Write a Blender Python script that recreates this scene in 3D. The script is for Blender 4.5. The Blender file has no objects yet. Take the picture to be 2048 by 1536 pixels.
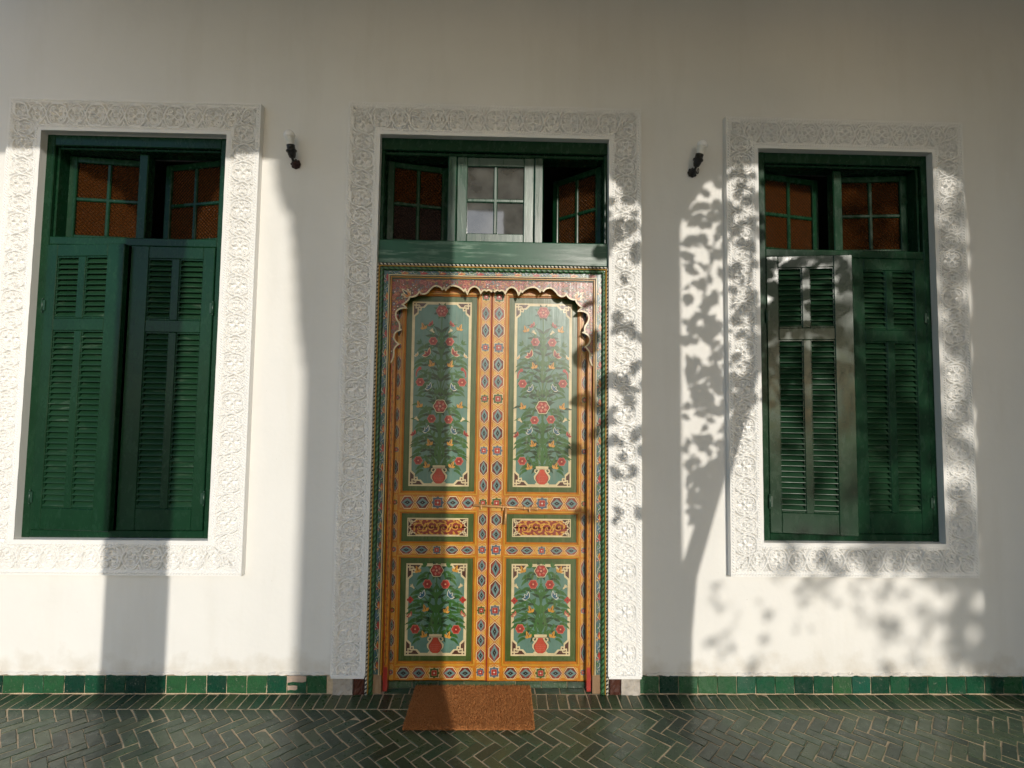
import bpy, math, random
import numpy as np
from mathutils import Vector, Matrix
R = math.radians
rng = random.Random(7)
sc = bpy.context.scene
col = sc.collection

# ------------------------------------------------------------------ camera
cam_d = bpy.data.cameras.new('camera')
cam = bpy.data.objects.new('camera', cam_d); col.objects.link(cam)
sc.camera = cam
cam_d.sensor_width = 36.0
cam_d.lens = 36.0 * 1000.0 / 2048.0
cam_d.clip_start = 0.05
cam_d.clip_end = 600.0
YAW, PITCH, ROLL = R(1.2238), R(3.2148), R(0.7292)
_f = Vector((math.sin(YAW) * math.cos(PITCH), math.cos(YAW) * math.cos(PITCH), math.sin(PITCH)))
_r = Vector((math.cos(YAW), -math.sin(YAW), 0)); _u = _r.cross(_f)
_r2 = _r * math.cos(ROLL) + _u * math.sin(ROLL); _u2 = _u * math.cos(ROLL) - _r * math.sin(ROLL)
cam.matrix_world = Matrix(((_r2.x, _u2.x, -_f.x, 0), (_r2.y, _u2.y, -_f.y, -2.75), (_r2.z, _u2.z, -_f.z, 1.493), (0, 0, 0, 1)))

# ------------------------------------------------------------------ light
SUN_AZ, SUN_EL = 13.5, 15.0          # degrees right of the wall's normal, degrees up
S = Vector((math.sin(R(SUN_AZ)) * math.cos(R(SUN_EL)), -math.cos(R(SUN_AZ)) * math.cos(R(SUN_EL)), math.sin(R(SUN_EL))))
KX, KZ = S.x / -S.y, S.z / -S.y      # drift of a sun ray per metre away from the wall
world = bpy.data.worlds.new('World'); sc.world = world
world.use_nodes = True
wn = world.node_tree.nodes; wl = world.node_tree.links
sky = wn.new('ShaderNodeTexSky'); sky.sky_type = 'NISHITA'; sky.sun_disc = False
sky.sun_elevation = R(SUN_EL); sky.sun_rotation = R(180 - SUN_AZ); sky.air_density = 1.0; sky.dust_density = 1.0; sky.ozone_density = 3.0
bg = wn['Background']; bg.inputs['Strength'].default_value = 0.15
wl.new(sky.outputs['Color'], bg.inputs['Color'])
sun_d = bpy.data.lights.new('sun', 'SUN'); sun_d.energy = 2.35; sun_d.angle = R(0.45); sun_d.color = (1.0, 0.94, 0.84)
sun = bpy.data.objects.new('sun', sun_d); col.objects.link(sun)
sun.rotation_euler = S.to_track_quat('Z', 'Y').to_euler(); sun.location = (3, -12, 6)
sc.view_settings.view_transform = 'Standard'
sc.view_settings.look = 'None'
sc.view_settings.gamma = 1.0
sc.view_settings.use_curve_mapping = False
sc.view_settings.exposure = 0.26

# ------------------------------------------------------------------ helpers
class MB:
    """collects polygons for one mesh object"""
    def __init__(s):
        s.v = []; s.f = []; s.m = []; s.c = []; s.sm = []
    def face(s, pts, mat=0, c=None, smooth=False):
        i = len(s.v); s.v.extend([tuple(p) for p in pts]); s.f.append(tuple(range(i, i + len(pts))))
        s.m.append(mat); s.c.append(c); s.sm.append(smooth)
    def box(s, x0, x1, y0, y1, z0, z1, mat=0, c=None, M=None, bev=0.0):
        if bev > 0:
            return s.bevbox(x0, x1, y0, y1, z0, z1, bev, mat, c, M)
        P = [Vector((x, y, z)) for z in (z0, z1) for y in (y0, y1) for x in (x0, x1)]
        if M is not None: P = [M @ p for p in P]
        i = len(s.v); s.v.extend([tuple(p) for p in P])
        for q in ((0, 2, 3, 1), (4, 5, 7, 6), (0, 1, 5, 4), (2, 6, 7, 3), (0, 4, 6, 2), (1, 3, 7, 5)):
            s.f.append(tuple(i + k for k in q)); s.m.append(mat); s.c.append(c); s.sm.append(False)
    def bevbox(s, x0, x1, y0, y1, z0, z1, b, mat=0, c=None, M=None):
        lo = (x0, y0, z0); hi = (x1, y1, z1)
        def P(a): 
            p = Vector(a); return M @ p if M is not None else p
        # three offset copies of each corner
        idx = {}
        for sx in (0, 1):
            for sy in (0, 1):
                for sz in (0, 1):
                    k = (sx, sy, sz)
                    cor = [hi[a] if k[a] else lo[a] for a in range(3)]
                    ins = [cor[a] - b if k[a] else cor[a] + b for a in range(3)]
                    for ax in range(3):
                        p = list(ins); p[ax] = cor[ax]
                        idx[(k, ax)] = len(s.v); s.v.append(tuple(P(p)))
        def add(t):
            # orient outward
            vs = [Vector(s.v[q]) for q in t]
            cen = sum(vs, Vector()) / len(vs)
            mid = P([(lo[a] + hi[a]) / 2 for a in range(3)])
            n = (vs[1] - vs[0]).cross(vs[2] - vs[0])
            if n.dot(cen - mid) < 0: t = t[::-1]
            s.f.append(tuple(t)); s.m.append(mat); s.c.append(c); s.sm.append(False)
        for ax in range(3):
            o = [a for a in range(3) if a != ax]
            for sd in (0, 1):
                q = []
                for (p, r) in ((0, 0), (1, 0), (1, 1), (0, 1)):
                    k = [0, 0, 0]; k[ax] = sd; k[o[0]] = p; k[o[1]] = r
                    q.append(idx[(tuple(k), ax)])
                add(q)
            # edges parallel to ax
            for p in (0, 1):
                for r in (0, 1):
                    k0 = [0, 0, 0]; k0[o[0]] = p; k0[o[1]] = r; k1 = list(k0); k1[ax] = 1
                    add([idx[(tuple(k0), o[0])], idx[(tuple(k0), o[1])], idx[(tuple(k1), o[1])], idx[(tuple(k1), o[0])]])
        for k in [(a, b_, c_) for a in (0, 1) for b_ in (0, 1) for c_ in (0, 1)]:
            add([idx[(k, 0)], idx[(k, 1)], idx[(k, 2)]])
    def lathe(s, prof, origin=(0, 0, 0), axis=(0, 0, 1), n=16, mat=0, c=None, smooth=True):
        ax = Vector(axis).normalized(); q = Vector((0, 0, 1)).rotation_difference(ax).to_matrix(); o = Vector(origin)
        i = len(s.v)
        for (r, h) in prof:
            for k in range(n):
                a = 2 * math.pi * k / n
                s.v.append(tuple(o + q @ Vector((r * math.cos(a), r * math.sin(a), h))))
        for j in range(len(prof) - 1):
            for k in range(n):
                a, b = i + j * n + k, i + j * n + (k + 1) % n
                s.f.append((a, b, b + n, a + n)); s.m.append(mat); s.c.append(c); s.sm.append(smooth)
        for (j, flip) in ((0, True), (len(prof) - 1, False)):
            if prof[j][0] > 1e-5:
                t = [i + j * n + k for k in range(n)]
                s.f.append(tuple(t[::-1] if flip else t)); s.m.append(mat); s.c.append(c); s.sm.append(False)
    def tube(s, pts, rad, n=8, mat=0, c=None, cfun=None, rfun=None, caps=True):
        pts = [Vector(p) for p in pts]; i = len(s.v); L = 0; prev = None; ls = []
        for j, p in enumerate(pts):
            t = (pts[min(j + 1, len(pts) - 1)] - pts[max(j - 1, 0)]).normalized()
            up = Vector((0, -1, 0)) if abs(t.y) < 0.9 else Vector((1, 0, 0))
            a = t.cross(up).normalized(); b = a.cross(t).normalized()
            if j: L += (p - pts[j - 1]).length
            ls.append(L)
            r0 = rad[j] if isinstance(rad, (list, tuple)) else rad
            for k in range(n):
                th = 2 * math.pi * k / n
                r = r0 * (rfun(th, L) if rfun else 1)
                s.v.append(tuple(p + (a * math.cos(th) + b * math.sin(th)) * r))
        for j in range(len(pts) - 1):
            for k in range(n):
                a, b = i + j * n + k, i + j * n + (k + 1) % n
                s.f.append((a, a + n, b + n, b)); s.m.append(mat); s.sm.append(True)
                s.c.append(cfun(2 * math.pi * (k + .5) / n, (ls[j] + ls[j + 1]) / 2) if cfun else c)
        if caps:
            s.f.append(tuple(i + k for k in range(n))); s.m.append(mat); s.c.append(c or (cfun(0, 0) if cfun else None)); s.sm.append(False)
            e = i + (len(pts) - 1) * n
            s.f.append(tuple(e + k for k in range(n))[::-1]); s.m.append(mat); s.c.append(c or (cfun(0, 0) if cfun else None)); s.sm.append(False)
    def mesh(s, name, mats, off=(0, 0, 0)):
        me = bpy.data.meshes.new(name)
        v = np.array(s.v, dtype=np.float32).reshape(-1, 3) - np.array(off, dtype=np.float32)
        me.from_pydata([tuple(map(float, p)) for p in v], [], s.f)
        for m in (mats if isinstance(mats, (list, tuple)) else [mats]): me.materials.append(m)
        me.polygons.foreach_set('material_index', s.m)
        me.polygons.foreach_set('use_smooth', s.sm)
        if any(c is not None for c in s.c):
            at = me.color_attributes.new('paint', 'FLOAT_COLOR', 'CORNER')
            buf = []
            for f, c in zip(s.f, s.c):
                c = c or (0.5, 0.5, 0.5); buf.extend([c[0], c[1], c[2], 1.0] * len(f))
            at.data.foreach_set('color', buf)
        me.update(); return me

def link(name, data, parent=None, loc=(0, 0, 0), rot=(0, 0, 0)):
    o = bpy.data.objects.new(name, data); col.objects.link(o)
    o.parent = parent; o.location = loc; o.rotation_euler = rot
    return o
def wpos(o):
    p = Vector((0, 0, 0))
    while o is not None:
        p += o.location; o = o.parent
    return p
def part(name, mb, mats, parent=None, label=None):
    """mesh built in world coordinates, hung under an unrotated parent"""
    off = wpos(parent) if parent is not None else Vector((0, 0, 0))
    o = link(name, mb.mesh(name, mats, off), parent)
    if label: o['label'] = label
    return o
def lpart(name, mb, mats, parent, loc=(0, 0, 0), rot=(0, 0, 0)):
    """mesh built in the parent's own coordinates"""
    return link(name, mb.mesh(name, mats), parent, loc, rot)
def tag(o, label=None, cat=None, group=None, kind=None):
    if label: o['label'] = label
    if cat: o['category'] = cat
    if group: o['group'] = group
    if kind: o['kind'] = kind
    return o
def thing(name, label, cat, loc=(0, 0, 0), group=None):
    return tag(link(name, None, None, loc), label, cat, group, 'thing')

# ------------------------------------------------------------------ materials
def new_mat(name):
    m = bpy.data.materials.new(name); m.use_nodes = True
    nt = m.node_tree; return m, nt, nt.nodes['Principled BSDF']
def N(nt, t, **kw):
    n = nt.nodes.new(t)
    for k, v in kw.items():
        if k in n.inputs.keys() and not hasattr(n, k): n.inputs[k].default_value = v
        else:
            try: setattr(n, k, v)
            except Exception: n.inputs[k].default_value = v
    return n
def noise(nt, vec, scale, detail=4, rough=0.55):
    n = nt.nodes.new('ShaderNodeTexNoise'); n.inputs['Scale'].default_value = scale
    n.inputs['Detail'].default_value = detail; n.inputs['Roughness'].default_value = rough
    if vec is not None: nt.links.new(vec, n.inputs['Vector'])
    return n.outputs['Fac']
def pos(nt, scale=(1, 1, 1)):
    g = nt.nodes.new('ShaderNodeNewGeometry'); m = nt.nodes.new('ShaderNodeMapping')
    m.inputs['Scale'].default_value = scale; nt.links.new(g.outputs['Position'], m.inputs['Vector'])
    return m.outputs['Vector']
def ramp(nt, fac, stops):
    r = nt.nodes.new('ShaderNodeValToRGB'); e = r.color_ramp.elements
    while len(e) > 1: e.remove(e[0])
    e[0].position = stops[0][0]; e[0].color = (*stops[0][1], 1) if len(stops[0][1]) == 3 else stops[0][1]
    for p, c in stops[1:]:
        q = e.new(p); q.color = (*c, 1)
    nt.links.new(fac, r.inputs['Fac']); return r.outputs['Color']
def mix(nt, fac, a, b, mode='MIX'):
    m = nt.nodes.new('ShaderNodeMix'); m.data_type = 'RGBA'; m.blend_type = mode
    for sock, v in (('Factor', fac), ):
        if isinstance(v, (int, float)): m.inputs[0].default_value = v
        else: nt.links.new(v, m.inputs[0])
    for i, v in ((6, a), (7, b)):
        if isinstance(v, tuple): m.inputs[i].default_value = (*v, 1)
        else: nt.links.new(v, m.inputs[i])
    return m.outputs[2]
def maprange(nt, v, a, b, c, d):
    m = nt.nodes.new('ShaderNodeMapRange'); nt.links.new(v, m.inputs['Value'])
    for k, x in zip(('From Min', 'From Max', 'To Min', 'To Max'), (a, b, c, d)): m.inputs[k].default_value = x
    return m.outputs['Result']
def bump(nt, bsdf, h, strength, dist):
    b = nt.nodes.new('ShaderNodeBump'); b.inputs['Strength'].default_value = strength; b.inputs['Distance'].default_value = dist
    nt.links.new(h, b.inputs['Height']); nt.links.new(b.outputs['Normal'], bsdf.inputs['Normal']); return b
def add(nt, a, b, op='ADD'):
    m = nt.nodes.new('ShaderNodeMath'); m.operation = op
    for i, v in enumerate((a, b)):
        if isinstance(v, (int, float)): m.inputs[i].default_value = v
        else: nt.links.new(v, m.inputs[i])
    return m.outputs[0]

def mat_plaster(name, colr, bs, sc_=1.0):
    m, nt, b = new_mat(name); p = pos(nt)
    n1 = noise(nt, p, 1.3, 5); n2 = noise(nt, p, 38 * sc_, 4); n3 = noise(nt, p, 5.0, 3)
    c = mix(nt, maprange(nt, n1, .3, .7, 0, 1), tuple(x * .94 for x in colr), tuple(min(1, x * 1.03) for x in colr))
    if name == 'white_wall_plaster':
        st = noise(nt, pos(nt, (2.2, 1, .35)), 2.2, 5, .6); c = mix(nt, maprange(nt, st, .52, .72, 0, .22), c, (0.60, 0.57, 0.50))
        sx = nt.nodes.new('ShaderNodeSeparateXYZ'); nt.links.new(pos(nt), sx.inputs[0])
        lo = add(nt, sx.outputs['Z'], maprange(nt, noise(nt, p, 9, 5), .3, .7, -.06, .10), 'ADD')
        c = mix(nt, maprange(nt, lo, .08, .22, .5, 0), c, (0.50, 0.44, 0.35))
        sp = noise(nt, p, 70, 3); c = mix(nt, maprange(nt, sp, .71, .75, 0, .35), c, (0.45, 0.40, 0.33))
    nt.links.new(c, b.inputs['Base Color']); b.inputs['Roughness'].default_value = 0.75
    b.inputs['Specular IOR Level'].default_value = 0.25
    h = add(nt, add(nt, n2, 0.3, 'MULTIPLY'), add(nt, n3, 2.2, 'MULTIPLY'))
    bump(nt, b, h, bs, 0.006); return m
M_WALL = mat_plaster('white_wall_plaster', (0.77, 0.755, 0.72), 0.35)
M_STUCCO = mat_plaster('white_carved_stucco', (0.80, 0.79, 0.765), 0.12, 2)
M_CEIL = mat_plaster('cream_ceiling_plaster', (0.86, 0.76, 0.55), 0.2)
M_STONE = mat_plaster('courtyard_stone', (0.56, 0.47, 0.36), 0.4)

def mat_wood(name, c0, c1, worn, wear, rough, stretch, spec=0.5, bs=0.22):
    """painted wood: brush marks along `stretch`, pale worn streaks"""
    m, nt, b = new_mat(name); p = pos(nt, stretch)
    n1 = noise(nt, p, 30, 6, .65); n2 = noise(nt, pos(nt), 4, 4)
    base = mix(nt, maprange(nt, n2, .3, .7, 0, 1), c0, c1)
    w = add(nt, maprange(nt, n1, .56, .72, 0, 1), maprange(nt, n2, .35, .65, 0, wear), 'MULTIPLY')
    nt.links.new(mix(nt, w, base, worn), b.inputs['Base Color'])
    nt.links.new(maprange(nt, n1, .3, .7, rough - .07, rough + .1), b.inputs['Roughness'])
    b.inputs['Specular IOR Level'].default_value = spec
    bump(nt, b, n1, bs, 0.003); return m
G0, G1 = (0.0042, 0.027, 0.011), (0.0068, 0.038, 0.016)
M_GREEN = mat_wood('dark_green_gloss_paint', G0, G1, (0.05, 0.12, 0.08), 0.15, 0.24, (1, 1, .5), .27, .06)
M_SLAT = mat_wood('dusty_green_slat_paint', (0.009, 0.037, 0.016), (0.015, 0.050, 0.023), (0.09, 0.13, 0.09), .9, .36, (.3, 1, 1), .28, .1)
M_GREENH = mat_wood('dark_green_brushed_paint', (0.010, 0.055, 0.030), (0.020, 0.095, 0.052), (0.26, 0.36, 0.29), 1.0, 0.32, (.10, 1, 1), .25)
M_GREENV = mat_wood('dark_green_weathered_paint', G0, (0.014, 0.065, 0.036), (0.20, 0.29, 0.23), 0.9, 0.30, (1, 1, .12), .8)
M_RAW = mat_wood('bare_worn_wood', (0.20, 0.12, 0.07), (0.28, 0.18, 0.10), (0.4, 0.3, 0.2), .6, .7, (1, 1, .15), .2)
M_DARKWOOD = mat_wood('dark_brown_wood', (0.05, 0.015, 0.01), (0.09, 0.03, 0.015), (0.3, .2, .15), .8, .6, (1, 1, .3), .3)

def mat_paint():
    """painted wood whose pigment comes from the ornament's colour attribute"""
    m, nt, b = new_mat('painted_ornament'); a = nt.nodes.new('ShaderNodeAttribute'); a.attribute_name = 'paint'
    n1 = noise(nt, pos(nt, (1, 1, .06)), 90, 4, .6); n2 = noise(nt, pos(nt), 14, 5, .6); n3 = noise(nt, pos(nt), 160, 3)
    c = mix(nt, maprange(nt, n2, .3, .7, 0, .55), a.outputs['Color'], (0.50, 0.48, 0.44), 'MULTIPLY')
    c = mix(nt, maprange(nt, n1, .52, .75, 0, .12), c, (0.45, 0.36, 0.22))
    c = mix(nt, maprange(nt, n3, .66, .72, 0, .6), c, (0.10, 0.06, 0.035))
    nt.links.new(c, b.inputs['Base Color'])
    nt.links.new(maprange(nt, n1, .3, .7, .27, .42), b.inputs['Roughness'])
    b.inputs['Specular IOR Level'].default_value = .48
    bump(nt, b, add(nt, n1, n2), 0.16, 0.003); return m
M_PAINT = mat_paint()

def mat_tile(name, stops, rough, wearc, wear, bs=.25, spec=.5):
    m, nt, b = new_mat(name); b.inputs['Specular IOR Level'].default_value = spec; oi = nt.nodes.new('ShaderNodeObjectInfo')
    tc = nt.nodes.new('ShaderNodeTexCoord')
    c = ramp(nt, oi.outputs['Random'], stops)
    p = pos(nt); n1 = noise(nt, p, 22, 5, .6); n2 = noise(nt, p, 120, 4, .65); n3 = noise(nt, p, 3.0, 4)
    c = mix(nt, maprange(nt, n1, .3, .7, 0, .6), c, (0.45, 0.45, 0.45), 'MULTIPLY')
    w = add(nt, maprange(nt, n2, .60, .70, 0, 1), maprange(nt, n1, .45, .65, .05, wear), 'MULTIPLY')
    c = mix(nt, w, c, wearc)
    nt.links.new(c, b.inputs['Base Color'])
    nt.links.new(maprange(nt, n1, .3, .7, rough - .08, rough + .16), b.inputs['Roughness'])
    bump(nt, b, add(nt, n1, add(nt, n2, .3, 'MULTIPLY')), bs, .004); return m
M_SKIRT = mat_tile('green_glazed_tile', [(0, (0.005, 0.038, 0.022)), (.3, (0.008, 0.060, 0.030)), (.55, (0.012, 0.085, 0.040)), (.8, (0.030, 0.105, 0.036)), (1, (0.010, 0.095, 0.064))], .26, (0.46, 0.42, 0.34), .85, .3)
M_FLOOR = mat_tile('worn_green_floor_tile', [(0, (0.024, 0.050, 0.026)), (.35, (0.038, 0.074, 0.038)), (.6, (0.056, 0.098, 0.046)), (.85, (0.078, 0.108, 0.050)), (1, (0.026, 0.080, 0.042))], .29, (0.42, 0.35, 0.25), .9, .22, .7)
def mat_simple(name, c, rough, spec=.5, metal=0.0, nsc=0, nstr=0.1, var=.2):
    m, nt, b = new_mat(name); b.inputs['Roughness'].default_value = rough; b.inputs['Metallic'].default_value = metal
    b.inputs['Specular IOR Level'].default_value = spec
    n = noise(nt, pos(nt), nsc or 20, 4)
    nt.links.new(mix(nt, n, tuple(x * (1 - var) for x in c), tuple(min(1, x * (1 + var)) for x in c)), b.inputs['Base Color'])
    if nsc: bump(nt, b, n, nstr, .004)
    return m
M_GROUT = mat_simple('sandy_grout', (0.52, 0.41, 0.28), .9, .2, 0, 60, .5, .35)
M_BLACK = mat_simple('black_bakelite', (0.008, 0.008, 0.008), .3, .5, 0, 0)
M_RUST = mat_simple('dark_rusty_iron', (0.035, 0.012, 0.010), .45, .5, .3, 50, .5)
M_IRON = mat_simple('green_painted_iron', (0.012, 0.045, 0.025), .4, .5, 0, 80, .3)
M_BOLT = mat_simple('worn_painted_bolt', (0.55, 0.30, 0.12), .35, .5, .2, 60, .4, .4)
M_BULB = mat_simple('frosted_bulb_plastic', (0.93, 0.92, 0.91), .25, .5, 0, 0, 0, .02)
M_BULBNECK = mat_simple('white_bulb_collar', (0.80, 0.79, 0.74), .4, .5, 0, 0, 0, .02)
M_COIR = mat_simple('brown_coir', (0.47, 0.20, 0.07), .9, .1, 0, 190, .6, .75)
M_CEMENT = mat_simple('crumbling_plaster', (0.42, 0.38, 0.33), .9, .2, 0, 25, 1.0, .5)
M_BRICKRED = mat_simple('exposed_pale_plaster', (0.48, 0.36, 0.28), .9, .2, 0, 40, .8, .4)
M_LEAF = mat_simple('vine_leaf', (0.05, 0.10, 0.025), .5, .4, 0, 0)
M_BARK = mat_simple('vine_bark', (0.10, 0.07, 0.05), .85, .2, 0, 40, .6)
M_ROOM = mat_simple('room_plaster', (0.30, 0.28, 0.24), .9, .2, 0, 0)

def mat_glass(name, c, trans, rough, diamond, bs, bscale):
    m, nt, b = new_mat(name); tc = nt.nodes.new('ShaderNodeTexCoord')
    v = nt.nodes.new('ShaderNodeTexVoronoi'); v.inputs['Scale'].default_value = bscale
    p = pos(nt, (1, .2, 1)); nt.links.new(p, v.inputs['Vector'])
    if diamond:
        mp = nt.nodes.new('ShaderNodeMapping'); mp.inputs['Rotation'].default_value = (0, R(45), 0)
        nt.links.new(tc.outputs['Object'], mp.inputs['Vector'])
        sx = nt.nodes.new('ShaderNodeSeparateXYZ'); nt.links.new(mp.outputs['Vector'], sx.inputs[0])
        a = add(nt, add(nt, add(nt, sx.outputs['X'], 420, 'MULTIPLY'), 0, 'SINE'), add(nt, add(nt, sx.outputs['Z'], 420, 'MULTIPLY'), 0, 'SINE'))
        h = add(nt, a, add(nt, v.outputs['Distance'], .6, 'MULTIPLY'))
    else: h = v.outputs['Distance']
    n = noise(nt, p, 9, 5)
    f = maprange(nt, v.outputs['Distance'], .1, .75, 0, 1) if diamond else maprange(nt, n, .35, .65, 0, 1)
    nt.links.new(mix(nt, f, tuple(x * (.55 if diamond else .65) for x in c), tuple(x * (1.3 if diamond else 1.35) for x in c)), b.inputs['Base Color'])  # textured glass: sparkle of the cells painted into the base colour
    b.inputs['Roughness'].default_value = rough; b.inputs['Transmission Weight'].default_value = trans
    b.inputs['IOR'].default_value = 1.5 if diamond else 2.0
    bump(nt, b, h, bs, .004); return m
M_AMBER = mat_glass('amber_textured_glass', (0.066, 0.022, 0.0045), 0.10, 0.13, True, 1.0, 110)
M_CLEAR = mat_glass('dusty_clear_glass', (0.075, 0.075, 0.07), 0.1, 0.04, False, 0.02, 12)
M_RIBBED = mat_glass('dark_ribbed_glass', (0.05, 0.03, 0.025), 0.2, 0.16, True, 1.0, 150)

# ================================================================== STRUCTURE
WX = {'left': (-2.545, -1.535), 'door': (-0.697, 0.591), 'right': (1.437, 2.447)}
# house wall with its three openings
mb = MB()
xs = [-5.2, -2.545, -1.535, -0.697, 0.591, 1.437, 2.447, 5.2]
zs = [-0.05, 0.79, 0.805, 3.0, 3.035, 4.25]
def hole(i, j):
    x = (xs[i] + xs[i + 1]) / 2; z = (zs[j] + zs[j + 1]) / 2
    if -2.545 < x < -1.535 or 1.437 < x < 2.447: return 0.79 < z < 3.0 and not (z < .805 and False)
    return -0.697 < x < 0.591 and z < 3.035
for i in range(len(xs) - 1):
    for j in range(len(zs) - 1):
        if hole(i, j):
            x0, x1, z0, z1 = xs[i], xs[i + 1], zs[j], zs[j + 1]
            T = .28
            if not hole(i - 1, j): mb.face([(x0, 0, z0), (x0, T, z0), (x0, T, z1), (x0, 0, z1)][::-1])
            if not hole(i + 1, j): mb.face([(x1, 0, z0), (x1, T, z0), (x1, T, z1), (x1, 0, z1)])
            if j == 0 or not hole(i, j - 1): mb.face([(x0, 0, z0), (x1, 0, z0), (x1, T, z0), (x0, T, z0)])
            if not hole(i, j + 1): mb.face([(x0, 0, z1), (x1, 0, z1), (x1, T, z1), (x0, T, z1)][::-1])
            continue
        for y, s_ in ((0, 1), (.28, -1)):
            q = [(xs[i], y, zs[j]), (xs[i + 1], y, zs[j]), (xs[i + 1], y, zs[j + 1]), (xs[i], y, zs[j + 1])]
            mb.face(q if s_ > 0 else q[::-1])
house = thing('house_wall', 'white plastered house wall around the painted door and both shuttered windows', 'wall', (0, 0, 0))
part('plaster_wall', mb, M_WALL, house)
# ragged plaster line above the skirting tiles
for (xa, xb) in ((-3.3, -0.90), (0.80, 3.74)):
    mb = MB(); x = xa; pr = None
    while x < xb:
        h0 = .092 + rng.uniform(-.004, .003); h1 = .106 + rng.uniform(-.004, .006); d = .006 + rng.uniform(0, .005)
        cur = (x, h0, h1, d)
        if pr:
            a, b = pr, cur
            P = lambda q, k: [(q[0], -.0005, q[1]), (q[0], -q[3], q[1] + .002), (q[0], -q[3], q[2] - .006), (q[0], -.0005, q[2])][k]
            for k in range(3): mb.face([P(a, k), P(b, k), P(b, k + 1), P(a, k + 1)], smooth=True)
        pr = cur; x += rng.uniform(.008, .03)
    part('plaster_lip', mb, M_CEMENT if False else M_WALL, house)

# dark room behind the openings
mb = MB()
X0, X1, Y0, Y1, Z0, Z1 = -5.2, 5.2, .285, 5, 0, 3.35
for q in ([(X0, Y0, Z0), (X1, Y0, Z0), (X1, Y1, Z0), (X0, Y1, Z0)], [(X0, Y0, Z1), (X0, Y1, Z1), (X1, Y1, Z1), (X1, Y0, Z1)],
          [(X0, Y1, Z0), (X1, Y1, Z0), (X1, Y1, Z1), (X0, Y1, Z1)], [(X0, Y0, Z0), (X0, Y1, Z0), (X0, Y1, Z1), (X0, Y0, Z1)], [(X1, Y0, Z0), (X1, Y0, Z1), (X1, Y1, Z1), (X1, Y1, Z0)]):
    mb.face(q)
tag(part('room', mb, M_ROOM), kind='structure')

# ------------------------------------------------------------------ floor
BW, BL, GR = 0.0535, 0.132, 0.0029       # brick pitch and grout
def tile_mesh(name, w, l, t, mat, seed, wob=.0016, bev=.003, n=3):
    """tile lying in XY with its top at z=0: wavy outline, softened rim"""
    r = random.Random(seed); pts = []
    cs = [(-w / 2, -l / 2), (w / 2, -l / 2), (w / 2, l / 2), (-w / 2, l / 2)]
    for k in range(4):
        a, b = cs[k], cs[(k + 1) % 4]; m = n if k % 2 else 1
        for j in range(m):
            f = j / m; pts.append((a[0] + (b[0] - a[0]) * f + r.uniform(-wob, wob), a[1] + (b[1] - a[1]) * f + r.uniform(-wob, wob)))
    mb = MB(); tops = []; rims = []
    for (x, y) in pts:
        s_ = 1 - bev / (w / 2); s2 = 1 - bev / (l / 2)
        tops.append((x * s_, y * s2, r.uniform(-.0006, .0006))); rims.append((x, y, -bev * .8))
    mb.face(tops)
    for k in range(len(pts)):
        j = (k + 1) % len(pts)
        mb.face([rims[k], rims[j], tops[j], tops[k]])
        mb.face([(rims[k][0], rims[k][1], -t), (rims[j][0], rims[j][1], -t), rims[j], rims[k]])
    return mb
brick_mb = [tile_mesh('tile', BW - GR, BL - GR, .02, M_FLOOR, k) for k in range(6)]
brick_me = [m.mesh('tile', M_FLOOR) for m in brick_mb]

mb = MB(); mb.face([(-5.2, -.147, -.0018), (-5.2, -3.95, -.0018), (5.2, -3.95, -.0018), (5.2, -.147, -.0018)])
floor = tag(part('floor', mb, M_GROUT), 'herringbone floor of worn dark green glazed bricks', None, None, 'structure')
mb = MB(); mb.face([(-5.2, .3, -.002), (-5.2, -.147, -.002), (5.2, -.147, -.002), (5.2, .3, -.002)])
border = tag(part('floor_border', mb, M_GROUT), 'single row of green bricks laid square to the wall', None, None, 'structure')
cands = []
a45 = R(45); ca, sa = math.cos(a45), math.sin(a45)
BY = -0.150
for i in range(-140, 140):
    for j in range(-40, 40):
        for typ in (0, 1):
            if typ == 0: x, y = i * BW + j * BL + BL / 2, i * BW - j * BL + BW / 2
            else: x, y = BL + i * BW + j * BL + BW / 2, BW - BL / 2 + i * BW - j * BL
            X = (x * ca - y * sa) * 1.0; Y = (x * sa + y * ca)
            X, Y = Y, -X                                # zigzags run along the wall
            X += .012; Y += .035
            if not (-5.1 < X < 5.1 and -3.9 < Y < BY + .06): continue
            ang = (0 if typ else 90) + 45 - 90
            cands.append((X, Y, ang))
def clip_poly(poly, ymax):
    out = []
    for k in range(len(poly)):
        a, b = poly[k], poly[(k + 1) % len(poly)]
        ina, inb = a[1] <= ymax, b[1] <= ymax
        if ina: out.append(a)
        if ina != inb:
            f = (ymax - a[1]) / (b[1] - a[1]); out.append((a[0] + (b[0] - a[0]) * f, ymax))
    return out
vis = []; rest = []
for (X, Y, ang) in cands:
    dist = Y + 2.75
    seen = Y > -.66 and abs(X) < 1.04 * dist + .1
    (vis if seen else rest).append((X, Y, ang))
vis.sort(key=lambda t: t[1])
stuff = MB(); singles = 0
def brick_world(X, Y, ang, variant, z, tilt):
    M = Matrix.Translation((X, Y, z)) @ Matrix.Rotation(R(ang), 4, 'Z') @ Matrix.Rotation(tilt[0], 4, 'X') @ Matrix.Rotation(tilt[1], 4, 'Y')
    return M
def add_to(stuff, src, M, ymax=None):
    for f, sm in zip(src.f, src.sm):
        pts = [M @ Vector(src.v[k]) for k in f]
        if ymax is not None:
            q = [(p.x, p.y, p.z) for p in pts]; out = []
            for k in range(len(q)):
                a, b = q[k], q[(k + 1) % len(q)]
                ina, inb = a[1] <= ymax, b[1] <= ymax
                if ina: out.append(a)
                if ina != inb:
                    t = (ymax - a[1]) / (b[1] - a[1]); out.append(tuple(a[m] + (b[m] - a[m]) * t for m in range(3)))
            if len(out) > 2: stuff.face(out)
        else: stuff.face(pts)
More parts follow.
